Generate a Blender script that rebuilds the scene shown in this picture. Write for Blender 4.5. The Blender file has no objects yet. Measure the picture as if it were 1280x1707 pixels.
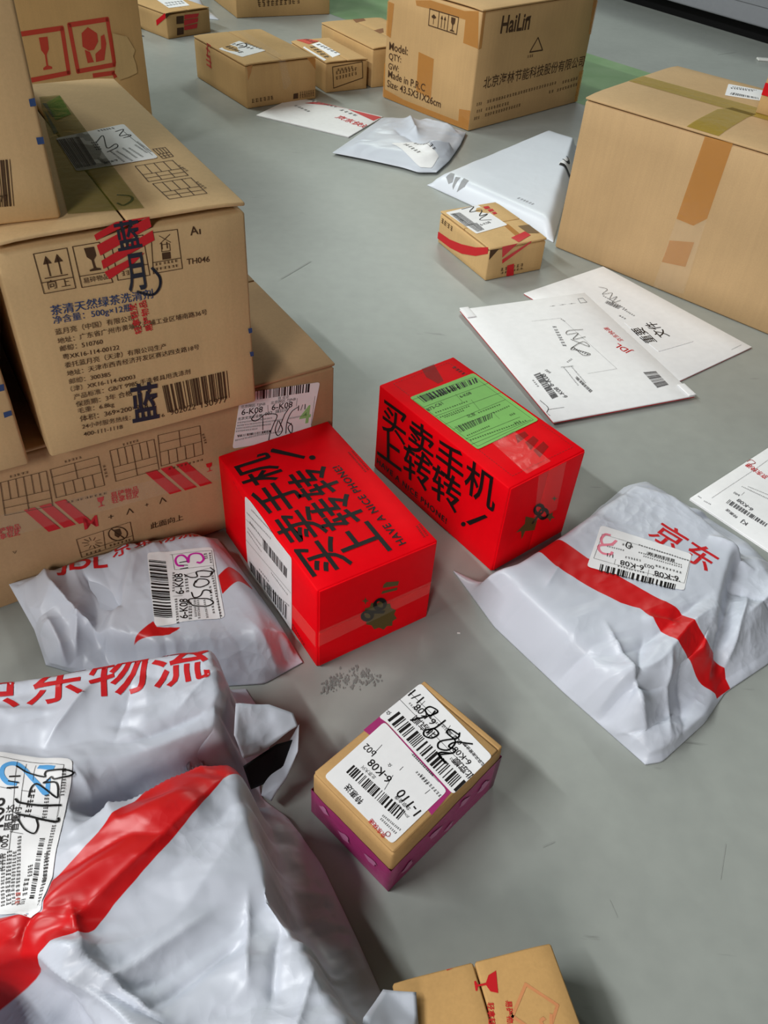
import bpy, bmesh, math, random
import numpy as np
from mathutils import Vector, Matrix, noise
from mathutils.bvhtree import BVHTree

scene = bpy.context.scene
COL = scene.collection
R = math.radians

# ------------------------------------------------------------------ camera
TILT, ROLL, CAMH, FPX = R(47.09), R(4.55), 0.660, 1354.3
fwd = Vector((0, math.sin(TILT), -math.cos(TILT)))
rgt = Vector((1, 0, 0))
upv = rgt.cross(fwd)
r2 = rgt * math.cos(ROLL) + upv * math.sin(ROLL)
u2 = -rgt * math.sin(ROLL) + upv * math.cos(ROLL)
cam = bpy.data.cameras.new('camera')
cam.sensor_fit = 'HORIZONTAL'
cam.sensor_width = 36.0
cam.lens = 36.0 * FPX / 1280.0
cam.clip_start = 0.01
camo = bpy.data.objects.new('camera', cam)
camo.matrix_world = Matrix(((r2.x, u2.x, -fwd.x, 0), (r2.y, u2.y, -fwd.y, 0), (r2.z, u2.z, -fwd.z, CAMH), (0, 0, 0, 1)))
COL.objects.link(camo)
scene.camera = camo

# ------------------------------------------------------------------ light
world = bpy.data.worlds.new('room_light')
scene.world = world
world.use_nodes = True
bg = world.node_tree.nodes['Background']
bg.inputs[0].default_value = (0.80, 0.90, 0.86, 1)
bg.inputs[1].default_value = 0.016

def area(name, loc, target, sx, sy, energy, color=(1, 1, 1)):
    l = bpy.data.lights.new(name, 'AREA')
    l.shape = 'RECTANGLE'; l.size = sx; l.size_y = sy; l.energy = energy; l.color = color
    o = bpy.data.objects.new(name, l)
    o.location = loc
    d = (Vector(target) - Vector(loc)).normalized()
    y = Vector((0.6, -0.8, 0))                       # tubes run this way
    x = y.cross(-d).normalized(); yy = (-d).cross(x)
    o.rotation_euler = Matrix((x, yy, -d)).transposed().to_euler()
    COL.objects.link(o)
    return o
# fluorescent tubes of the hall: the nearest to the left, others further off, plus an added front fill
area('tube_lamp', (-2.4, -0.1, 2.9), (0.1, 0.5, 0), 0.08, 2.0, 106, (0.98, 1.0, 0.99))
area('front_fill', (-0.9, -3.2, 2.45), (-0.1, 0.8, 0.2), 1.4, 0.7, 88, (1.0, 0.97, 0.93))  # added soft fill behind the camera, brightens the front faces
area('tube_lamp', (-2.6, 3.1, 3.0), (-0.2, 2.6, 0), 0.15, 2.4, 75, (0.93, 1.0, 0.94))
area('tube_lamp', (0.2, 5.2, 2.9), (0.2, 3.0, 0), 0.15, 2.4, 45, (0.90, 1.0, 0.92))
scene.view_settings.view_transform = 'Standard'
scene.view_settings.look = 'None'
scene.view_settings.gamma = 1.0
scene.view_settings.use_curve_mapping = False
scene.view_settings.exposure = 0.0

# ------------------------------------------------------------------ measured boxes (x, y, yaw, width, depth, height, base) and the print on their faces
BX={
 'hailin':(.1308,2.0912,45.59,.435,.31,.26,0),
 'lower':(-.5574,.3974,34.74,.6,.4,.185,0),
 'th046':(-.2991,.546,33.4,.198,.358,.202,.185),
 'right':(.6644,1.1582,50.28,.321,.5,.266,0),
 'red1':(-.0532,.4773,35.26,.132,.217,.113,0),
 'red2':(.1253,.6252,40.48,.115,.22,.124,0),
 'pink':(.0271,.2689,48.15,.131,.091,.066,0),
 'smile':(.1432,1.3186,30.79,.12,.165,.061,0),
 'b10':(-.4157,2.129,37.94,.198,.284,.101,0),
 'b7':(-.7551,2.7036,48.56,.157,.3,.07,0),
 'b11':(-.2403,2.306,32.55,.123,.214,.075,0),
 'b12':(-.1245,2.3824,35.13,.2,.282,.098,0),
 'b9':(-.6097,3.0233,28.54,.33,.3,.3,0),
 'tall':(-.8758,1.42707,50,.5,.4,.6,0),
 'topc':(-.4387,.5016,27,.198,.358,.202,.387),
 'leftc':(-.4812,.4301,32,.198,.358,.202,.185),
 'q':(.0227,.057,17,.16,.12,.06,0),
 'enva':(.2214,.9098,23.25,.235,.316,.004,.003),
 'envb':(.4113,1.0344,39.5,.2,.32,.003,0),
 'envc':(.379,.7756,-48.27,.24,.32,.004,0),
 'envd':(-.1519,1.9804,66.49,.18,.255,.003,0),
}
PRINT={
 'th046':[
  ('F','printed_text',None,[('l',[(.0272,.1876),(.0517,.1878),(.0518,.1547),(.0278,.155),(.0272,.1876)],.6),('l',[(.0276,.164),(.0517,.1639)],.6),('l',[(.056,.188),(.0763,.1879),(.0808,.1534),(.0565,.1541),(.056,.188)],.6),('l',[(.0563,.1635),(.0796,.163)],.6),('l',[(.085,.1877),(.1103,.1877),(.1112,.1534),(.0851,.1543),(.085,.1877)],.6),('l',[(.0851,.1636),(.111,.1629)],.6),('l',[(.117,.1882),(.1385,.1874),(.1389,.1537),(.1143,.1541),(.117,.1882)],.6),('l',[(.115,.1635),(.1388,.163)],.6),('l',[(.0354,.1683),(.0353,.1813)],.9),('p',[(.0322,.1781),(.0352,.1845),(.0385,.1781)]),('l',[(.0437,.1683),(.0436,.1813)],.9),('p',[(.0404,.1781),(.0435,.1846),(.0468,.1781)]),('l',[(.0311,.167),(.0481,.1669)],.8),('p',[(.064,.1853),(.0717,.1852),(.072,.1778),(.0695,.1747),(.0701,.1682),(.0736,.1671),(.0737,.1657),(.0651,.1659),(.065,.1672),(.0684,.1682),(.0679,.1747),(.0649,.1779)]),('l',[(.1232,.1847),(.1318,.1777)],.5),('l',[(.1319,.1844),(.1229,.178)],.5),('p',[(.1236,.1702),(.1305,.17),(.1304,.1642),(.1233,.1644)]),('l',[(.1239,.177),(.1307,.1768),(.1306,.171),(.1236,.1712),(.1239,.177)],.5),('t','向',(.0316,.1577),(.0381,.1575)),('t','上',(.0417,.1576),(.0484,.1576)),('t','易碎物品',(.0586,.1568),(.0786,.1569)),('t','11',(.1237,.1733),(.129,.1732),.9),('m',(.1165,.1605),(.1365,.1602),2.2,6),('m',(.1163,.1564),(.1365,.156),2.2,6),('m',(.0889,.1571),(.0956,.157),4,2),('t','A',(.1488,.1804),(.1558,.1806),1,1),('t','1',(.1565,.1801),(.1576,.1801),.6),('t','TH046',(.1431,.1562),(.1629,.155),1,.6),('t','蓝月亮（中国）有限公司',(.0287,.1181),(.0923,.116)),('t','地址：广东省广州市黄埔区云埔工业区埔南路36号',(.0289,.1098),(.1561,.1069)),('t','邮编：510760',(.0293,.1026),(.0638,.1009)),('t','粤XK16-114-00122',(.0298,.0946),(.0762,.0922)),('t','委托蓝月亮（天津）有限公司生产',(.0298,.0865),(.1162,.0828)),('t','地址：天津市西青经济开发区赛达四支路18号',(.0299,.0784),(.1456,.0745)),('t','邮编：300385',(.0301,.0705),(.0646,.0683)),('t','（津）XK16-114-00003',(.0298,.0628),(.085,.0599)),('t','产品标准：GB/T 9985 手洗餐具用洗涤剂',(.0307,.0544),(.1347,.0513)),('t','保质期：3年 合格',(.0309,.0464),(.0798,.044)),('t','毛重：6.8kg',(.0311,.0386),(.0624,.0365)),('t','体积：369×200×218',(.0313,.0305),(.0914,.0268)),('t','24小时服务热线：',(.0316,.0225),(.0743,.0188)),('t','400-111-1118',(.0313,.0145),(.0658,.0118)),('b',[(.1075,.0462),(.1704,.0451),(.1707,.0142),(.1089,.016)],1),('t','6',(.1027,.0127),(.1055,.0126),.8),('t','902022',(.111,.0124),(.1357,.0118)),('t','130977',(.1412,.0112),(.1676,.0103))]),
  ('F','blue_print',None,[('t','茶清天然绿茶洗清剂',(.0292,.1354),(.1113,.1327),1,.6),('t','净含量：500g×12瓶',(.0292,.1268),(.0922,.1241),1,.4),('p',[(.1935,.0838),(.1992,.0837),(.1991,.0788),(.194,.0786)]),('p',[(.1936,.0589),(.199,.0586),(.199,.0537),(.1942,.0538)])]),
  ('F','red_tape',None,[('p',[(.0735,.1942),(.0914,.2017),(.1149,.2084),(.1168,.2044),(.0911,.1952),(.0743,.1896)]),('p',[(.074,.1858),(.1174,.2026),(.1182,.1931),(.0752,.1772)]),('p',[(.0752,.1729),(.1186,.1901),(.1191,.1819),(.0756,.166)]),('p',[(.0759,.1633),(.0959,.1698),(.1098,.1732),(.1004,.1663),(.0789,.1565)]),('t','轻拿轻放',(.0978,.1032),(.0961,.1327),.9,1.2),('t','易碎物品',(.1072,.1033),(.1048,.1326),.9,1.2)]),
  ('F','logo_print',None,[('t','蓝',(.0894,.1779),(.1089,.1783),1.25,1.6),('t','月',(.0924,.1419),(.1073,.1418),2,1.6),('l',[(.1138,.1592),(.1189,.15),(.1174,.1411),(.1105,.1361),(.0991,.1413)],2.2),('t','蓝',(.0756,.0149),(.1006,.0129),1.65,1.6)]),
  ('top','label',[(.0942,.1895),(.1619,.2063),(.1636,.1121),(.0907,.1061)],[('b',[(.094,.185),(.1145,.186),(.1101,.1145),(.0918,.1116)],3),('t','6-K08',(.1288,.1202),(.1162,.1173),1,.8),('m',(.1535,.1487),(.1572,.1253),2,12),('m',(.146,.1432),(.1507,.1171),2,12),('m',(.141,.1451),(.145,.1166),2,12),('l',[(.1253,.1677),(.1349,.1813),(.1293,.1495),(.139,.157),(.1384,.1488),(.1264,.1397)],1),('l',[(.1485,.1881),(.1571,.191),(.1487,.1763),(.1565,.1763),(.1582,.1727),(.1505,.1698)],1),('m',(.1141,.1285),(.1165,.1121),3,6),('m',(.1338,.1396),(.1395,.1109),2,12),('m',(.1288,.1415),(.1323,.1111),2,10),('m',(.1576,.1557),(.1613,.1264),2,12),('m',(.1345,.1932),(.1509,.1962),4,6),('m',(.1203,.1696),(.1189,.1453),5,4),('l',[(.1555,.1856),(.1606,.1186)],.4)]),
  ('top','printed_grid',None,[('l',[(.166,.1346),(.1779,.1357),(.1773,.1123),(.1668,.1093),(.166,.1346)],.8),('l',[(.1664,.1206),(.1776,.1227)],.8),('l',[(.1689,.1348),(.1692,.1211)],.8),('l',[(.1719,.1351),(.172,.1216)],.8),('l',[(.1749,.1354),(.1748,.1221)],.8),('l',[(.1701,.1213),(.1703,.1103)],.8),('l',[(.1738,.122),(.1738,.1113)],.8),('l',[(.1666,.1148),(.1774,.1173)],.8),('l',[(.139,.1008),(.1731,.1032),(.1738,.0656),(.1386,.0639),(.139,.1008)],.8),('l',[(.1388,.0802),(.1735,.0822)],.8),('l',[(.1474,.1014),(.1473,.0807)],.8),('l',[(.1559,.102),(.1559,.0812)],.8),('l',[(.1645,.1026),(.1647,.0817)],.8),('l',[(.1502,.0809),(.1502,.0645)],.8),('l',[(.1618,.0815),(.1619,.065)],.8),('l',[(.1387,.0718),(.1736,.0737)],.8),('l',[(.1403,.0585),(.174,.0596),(.1744,.0238),(.1421,.0233),(.1403,.0585)],.8),('l',[(.1413,.0389),(.1742,.0397)],.8),('l',[(.1486,.0588),(.1494,.0391)],.8),('l',[(.1569,.059),(.1576,.0393)],.8),('l',[(.1654,.0593),(.1659,.0395)],.8),('l',[(.1521,.0391),(.1527,.0235)],.8),('l',[(.1631,.0394),(.1635,.0237)],.8),('l',[(.1417,.0309),(.1743,.0315)],.8),('m',(.1731,.0901),(.1756,.0739),2.5,4),('m',(.174,.0499),(.1763,.0323),2.5,4)]),
  ('top','blue_print',None,[('l',[(.1072,.0464),(.1155,.0408),(.1145,.0323),(.1056,.025),(.1024,.0307)],2),('p',[(.1068,.2918),(.1105,.2905),(.1097,.2514),(.1056,.2465)]),('p',[(.1028,.2667),(.1035,.2536),(.1001,.2058),(.0957,.2016)])]),
  ('top','clear_tape',None,[('p',[(.1086,.3118),(.1286,.3107),(.1184,.0134),(.0621,.024)])]),
  ('top','green_tape',None,[('p',[(.1105,.2905),(.1281,.3087),(.1239,.2496),(.1061,.2369)])]),
 ],
 'topc':[
  ('F','printed_text',None,[('b',[(.1306,.0466),(.1725,.0473),(.1674,.0141),(.1245,.0152)],1),('t','0977',(.1519,.0174),(.1648,.0182),1,.8)]),
  ('F','blue_mark',None,[('p',[(.1934,.0856),(.2005,.0861),(.1999,.0811),(.1933,.0807)]),('p',[(.1926,.0603),(.2002,.0605),(.2,.0557),(.1927,.0555)])]),
 ],
 'leftc':[
  ('F','blue_mark',None,[('p',[(.1926,.086),(.1968,.086),(.1957,.0799),(.1916,.0799)]),('p',[(.1898,.0596),(.196,.0601),(.1958,.0553),(.1894,.0542)])]),
 ],
 'lower':[
  ('F','printed_text',None,[('l',[(.2519,.1559),(.2923,.154),(.2891,.1112),(.2464,.1173),(.2519,.1559)],.6),('l',[(.249,.1349),(.2906,.1309)],.6),('l',[(.2585,.1556),(.2557,.1343)],.6),('l',[(.2652,.1553),(.2626,.1336)],.6),('l',[(.2719,.155),(.2695,.1329)],.6),('l',[(.2787,.1547),(.2765,.1323)],.6),('l',[(.2855,.1544),(.2835,.1316)],.6),('l',[(.2695,.1329),(.2675,.1143)],.6),('l',[(.2477,.126),(.2899,.1209)],.6),('l',[(.296,.1542),(.3408,.1531),(.3404,.1166),(.2941,.1194),(.296,.1542)],.6),('l',[(.295,.1353),(.3405,.1333)],.6),('l',[(.3181,.1537),(.3175,.1343)],.6),('l',[(.3039,.1349),(.3032,.1188)],.6),('l',[(.3129,.1345),(.3123,.1183)],.6),('l',[(.322,.1341),(.3216,.1177)],.6),('l',[(.3312,.1337),(.3309,.1171)],.6),('l',[(.3524,.1559),(.3959,.154),(.396,.1151),(.3517,.1171),(.3524,.1559)],.6),('l',[(.352,.1349),(.396,.1329)],.6),('l',[(.3595,.1556),(.3592,.1346)],.6),('l',[(.3667,.1553),(.3665,.1342)],.6),('l',[(.3739,.1549),(.3737,.1339)],.6),('l',[(.3812,.1546),(.3811,.1336)],.6),('l',[(.3885,.1543),(.3885,.1333)],.6),('l',[(.3737,.1339),(.3736,.1161)],.6),('l',[(.3519,.1259),(.396,.1239)],.6),('l',[(.4004,.1573),(.4439,.1542),(.4436,.1172),(.3987,.1186),(.4004,.1573)],.6),('l',[(.3995,.1363),(.4437,.1341)],.6),('l',[(.4219,.1558),(.4213,.1352)],.6),('l',[(.4082,.1359),(.4075,.1183)],.6),('l',[(.4169,.1355),(.4164,.1181)],.6),('l',[(.4258,.135),(.4254,.1178)],.6),('l',[(.4347,.1346),(.4344,.1175)],.6),('l',[(.2955,.145),(.3407,.1435)],.6),('l',[(.3999,.1471),(.4438,.1444)],.6),('m',(.2605,.1581),(.2777,.1573),2.6,5),('m',(.3098,.1569),(.3262,.1567),2.6,5),('m',(.3652,.157),(.3818,.1568),2.6,5),('m',(.3011,.1088),(.3417,.1049),2.4,9),('m',(.4052,.1108),(.4436,.1091),2.4,9),('m',(.343,.1418),(.343,.1241),2.4,4),('m',(.445,.1431),(.447,.1288),2.4,4),('t','此面向上',(.3764,.0391),(.413,.0366),1,.6),('t','∧',(.3548,.0699),(.363,.0696),1,.8),('t','∧',(.3902,.0698),(.3985,.07),1,.8),('t','+',(.3752,.0725),(.3792,.0723)),('t','+',(.3365,.0718),(.3418,.0712)),('t','∨',(.2415,.0676),(.2453,.0672)),('l',[(.3014,.0591),(.3571,.0587),(.3566,.0318),(.3016,.0328),(.3014,.0591)],.6),('l',[(.3287,.0584),(.3265,.0336)],.6),('l',[(.3011,.0398),(.3568,.0388)],.6),('l',[(.3188,.0459),(.3248,.043)],.6),('l',[(.3177,.0441),(.3222,.0393)],.6),('l',[(.3157,.0437),(.3168,.0387)],.6),('l',[(.3136,.0447),(.311,.0416)],.6),('l',[(.3121,.0468),(.3068,.0467)],.6),('l',[(.3118,.0492),(.3059,.0521)],.6),('l',[(.3129,.051),(.3086,.0557)],.6),('l',[(.3148,.0514),(.3138,.0563)],.6),('l',[(.317,.0504),(.3196,.0535)],.6),('l',[(.3185,.0483),(.3238,.0485)],.6),('l',[(.3517,.0439),(.3507,.0411),(.3488,.039),(.3462,.038),(.3431,.0381),(.34,.0393),(.3372,.0415),(.3349,.0444),(.3335,.0477),(.333,.051),(.3335,.054),(.335,.0564),(.3372,.058),(.3401,.0584),(.3431,.0578),(.3461,.0562),(.3487,.0537),(.3506,.0506),(.3517,.0472),(.3517,.0439)],1),('l',[(.3375,.057),(.3476,.0392)],1),('p',[(.3399,.0552),(.3453,.0546),(.346,.0466),(.342,.0426),(.3388,.0472)]),('m',(.3058,.0335),(.3221,.0326),3,4),('m',(.3308,.0343),(.3545,.0328),3,6)]),
  ('F','red_print',None,[('p',[(.2634,.1166),(.2734,.116),(.2901,.08),(.2787,.0805)]),('p',[(.2773,.1157),(.2875,.115),(.3048,.0787),(.2933,.0793)]),('p',[(.2914,.1147),(.3017,.1141),(.3198,.0774),(.3081,.078)]),('p',[(.3817,.1166),(.3931,.1159),(.416,.0775),(.403,.0781)]),('p',[(.3975,.1156),(.4091,.1149),(.4329,.0761),(.4197,.0767)]),('p',[(.4136,.1146),(.4254,.1139),(.4501,.0747),(.4367,.0753)]),('t','易碎物品',(.3435,.097),(.3716,.0949),1.2,1.2),('t','轻拿轻放',(.3434,.0899),(.3717,.088),1.2,1.2),('t','易碎物品',(.23,.0972),(.2555,.0952),1.2,1.2),('t','轻拿轻放',(.229,.0903),(.2543,.0883),1.2,1.2),('p',[(.3306,.1037),(.3374,.1031),(.3365,.0986),(.3341,.0967),(.3337,.0927),(.3362,.092),(.3361,.0912),(.3297,.0913),(.3298,.0921),(.3324,.0927),(.3327,.0968),(.3307,.0989)]),('p',[(.4456,.1034),(.4523,.103),(.4519,.0987),(.4496,.097),(.4496,.0932),(.4521,.0925),(.4521,.0918),(.4459,.0919),(.4458,.0926),(.4483,.0932),(.4483,.097),(.4461,.099)]),('t','M',(.3117,.0682),(.3257,.0673),1,1)]),
  ('F','clear_tape',None,[('p',[(.2382,.1199),(.4813,.0947),(.48,.0767),(.2309,.0915)])]),
  ('F','label',[(.4904,.1789),(.5814,.1651),(.568,.0978),(.4764,.1127)],[('b',[(.4951,.1791),(.569,.1671),(.568,.1563),(.4945,.1682)],5),('t','6-K08',(.489,.1523),(.5128,.1484),1,.8),('t','6-K08',(.5232,.1472),(.5474,.1435),1,.8),('t','1/1',(.5542,.1362),(.5631,.1354)),('t','北京文龙企业部',(.4845,.1469),(.5121,.1428),1,.8),('t','京 众企',(.531,.1579),(.5441,.1566)),('t','北京网区-TJJNB',(.5224,.1542),(.5516,.1503)),('t','北京网区-TJJNB',(.4889,.1602),(.5162,.1555)),('t','002',(.5154,.1427),(.5239,.1421)),('t','隔日达',(.5278,.1415),(.5424,.1404)),('m',(.484,.1432),(.5236,.1363),2,24),('m',(.4831,.1398),(.5354,.1301),2,30),('m',(.4823,.1365),(.522,.1286),2,24),('m',(.4814,.1331),(.5062,.1281),2,14),('b',[(.483,.1288),(.5224,.122),(.5216,.119),(.4834,.1257)],9),('m',(.4799,.1217),(.5084,.1191),2,16),('m',(.5084,.1191),(.5349,.1143),2,14),('m',(.5435,.1288),(.5653,.126),2,12),('l',[(.5192,.1553),(.5194,.1451)],.4),('l',[(.5537,.1529),(.5525,.143)],.4),('l',[(.5751,.149),(.5701,.1113)],.4)]),
  ('F','handwriting',None,[('l',[(.5054,.1497),(.5,.1443),(.5042,.1399),(.5115,.1426),(.5161,.1447),(.5291,.1396),(.5247,.1285),(.5202,.1179),(.5183,.1094)],1),('l',[(.5129,.1443),(.512,.1254)],.8),('l',[(.5445,.1448),(.5383,.1373),(.5296,.1177)],1),('l',[(.5539,.1414),(.5464,.1376),(.5407,.126),(.5389,.1113)],1),('l',[(.5301,.1311),(.5264,.1204),(.5294,.1116),(.535,.1173),(.5314,.1307)],1),('l',[(.546,.1227),(.5418,.118),(.5457,.109),(.5467,.1194),(.5407,.126)],1)]),
  ('F','green_digit',None,[('t','4',(.5549,.1174),(.5687,.1157),1.15,1.5)]),
 ],
 'red1':[
  ('top','printed_text',None,[('t','买卖手机',(.0457,.0136),(.0489,.1986),1,1),('t','上转转',(.0891,.0117),(.0909,.155),1,1),('p',[(.0533,.1999),(.0559,.2007),(.08,.1728),(.0765,.1697),(.0508,.1962)]),('p',[(.0885,.1658),(.0874,.1645),(.0859,.1638),(.0843,.1639),(.083,.1646),(.082,.1659),(.0818,.1675),(.0823,.1691),(.0833,.1704),(.0848,.1711),(.0864,.171),(.0878,.1703),(.0887,.169),(.089,.1674)]),('t','HAVE A NICE PHONE!',(.1033,.0129),(.1042,.1434),1,1.6),('m',(.1237,.0104),(.1259,.0283),2.2,8),('m',(.1275,.0112),(.1298,.0292),2.2,8),('m',(.1242,.1206),(.1247,.1583),2,16),('m',(.1283,.1218),(.1292,.1581),2,14)]),
  ('S','printed_line',None,[('m',(.052,.0116),(.0261,.0057),3,8),('l',[(.1054,.081),(.1083,.0821)],.4),('l',[(.1111,.083),(.114,.0841)],.4),('l',[(.1168,.0851),(.1198,.0861)],.4),('l',[(.1226,.0871),(.1255,.0881)],.4),('l',[(.1283,.0891),(.1313,.0902)],.4),('l',[(.1341,.0912),(.1371,.0922)],.4),('l',[(.14,.0933),(.143,.0943)],.4),('l',[(.1459,.0953),(.1489,.0964)],.4),('l',[(.1518,.0974),(.1548,.0985)],.4),('l',[(.1577,.0995),(.1607,.1006)],.4),('l',[(.1636,.1016),(.1667,.1027)],.4),('l',[(.1696,.1037),(.1727,.1048)],.4),('l',[(.1756,.1059),(.1788,.107)],.4)]),
  ('S','label',[(.1497,.1096),(.1375,.1167),(.1225,.1183),(.1107,.113),(.0954,.1108),(.0828,.1092),(.0491,.1116),(.0533,.0012),(.1564,.0029),(.1568,.0361)],[('m',(.1422,.0789),(.1054,.0816),3,10),('m',(.1478,.0875),(.0915,.099),2,18),('m',(.135,.1018),(.0866,.1109),2,18),('b',[(.1114,.0842),(.0586,.0888),(.0605,.0737),(.113,.0682)],6),('b',[(.1502,.0146),(.0593,.0318),(.0613,.0077),(.1498,-.0015)],7),('m',(.1483,.0657),(.1152,.0675),2,12),('m',(.1502,.0587),(.116,.0586),2,12),('l',[(.1559,.0425),(.052,.0602)],.4),('l',[(.1514,.0765),(.1311,.0804)],.4),('m',(.0957,.0469),(.0585,.0497),2,14),('m',(.1262,.0238),(.1016,.027),2.5,6),('m',(.1118,.0113),(.055,.0362),2,14)]),
  ('F','olive_print',None,[('p',[(.0911,.0225),(.0861,.0212),(.0863,.0138),(.0796,.0173),(.0762,.0135),(.0701,.0207),(.0642,.0216),(.0607,.03),(.0543,.0352),(.0544,.0421),(.0496,.0498),(.0531,.0532),(.0512,.0609),(.0569,.0599),(.0586,.0653),(.0648,.0603),(.0695,.0618),(.0744,.0542),(.0809,.0512),(.0828,.0434),(.089,.0366),(.0872,.031)]),('p',[(.0712,.0845),(.0742,.0863),(.0892,.0795),(.088,.074),(.0704,.0801)]),('p',[(.0707,.0754),(.0882,.0712),(.0874,.0675),(.0692,.0721)]),('p',[(.0559,.0696),(.0527,.07),(.0519,.0664),(.0506,.0712),(.0473,.0744),(.0505,.074),(.0513,.0776),(.0526,.0728)])]),
  ('F','printed_logo',None,[('l',[(.0606,.0451),(.0604,.0432),(.0596,.0418),(.0583,.0412),(.0566,.0414),(.0547,.0423),(.0529,.0439),(.0513,.046),(.05,.0484),(.0493,.0508),(.0492,.0529),(.0497,.0545),(.0508,.0555),(.0523,.0557),(.0541,.0552),(.056,.0539),(.0577,.052),(.0592,.0498),(.0602,.0474),(.0606,.0451)],4.2),('l',[(.0748,.0538),(.0746,.0516),(.0738,.0499),(.0724,.0491),(.0707,.0492),(.0687,.0501),(.0667,.0519),(.065,.0542),(.0637,.0568),(.0629,.0595),(.0627,.0619),(.0632,.0638),(.0643,.065),(.0659,.0654),(.0677,.0649),(.0697,.0636),(.0716,.0616),(.0732,.0591),(.0743,.0564),(.0748,.0538)],4.2),('l',[(.0583,.0521),(.074,.0429)],4.2)]),
  ('F','clear_tape',None,[('p',[(-.0014,.0573),(.1333,.0577),(.1341,.0403),(-.0013,.0345)])]),
  ('S','clear_tape',None,[('p',[(.0547,.0451),(.0025,.0537),(.0024,.0309),(.0556,.0241)])]),
 ],
 'red2':[
  ('S','printed_text',None,[('t','买卖手机',(.2088,.067),(.0139,.0793),1,1),('t','上转转',(.214,.0216),(.0615,.0373),1,1),('t','HAVE A NICE PHONE!',(.2141,.0103),(.08,.0112),1,1.6),('p',[(.0506,.0386),(.0255,.0689),(.0208,.0686),(.0438,.0384)]),('p',[(.0502,.035),(.0503,.0332),(.0512,.0311),(.0527,.0293),(.0544,.0281),(.0559,.0279),(.057,.0286),(.0573,.0302),(.0568,.0322),(.0555,.0342),(.0539,.0357),(.0522,.0364),(.0509,.0361)])]),
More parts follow.
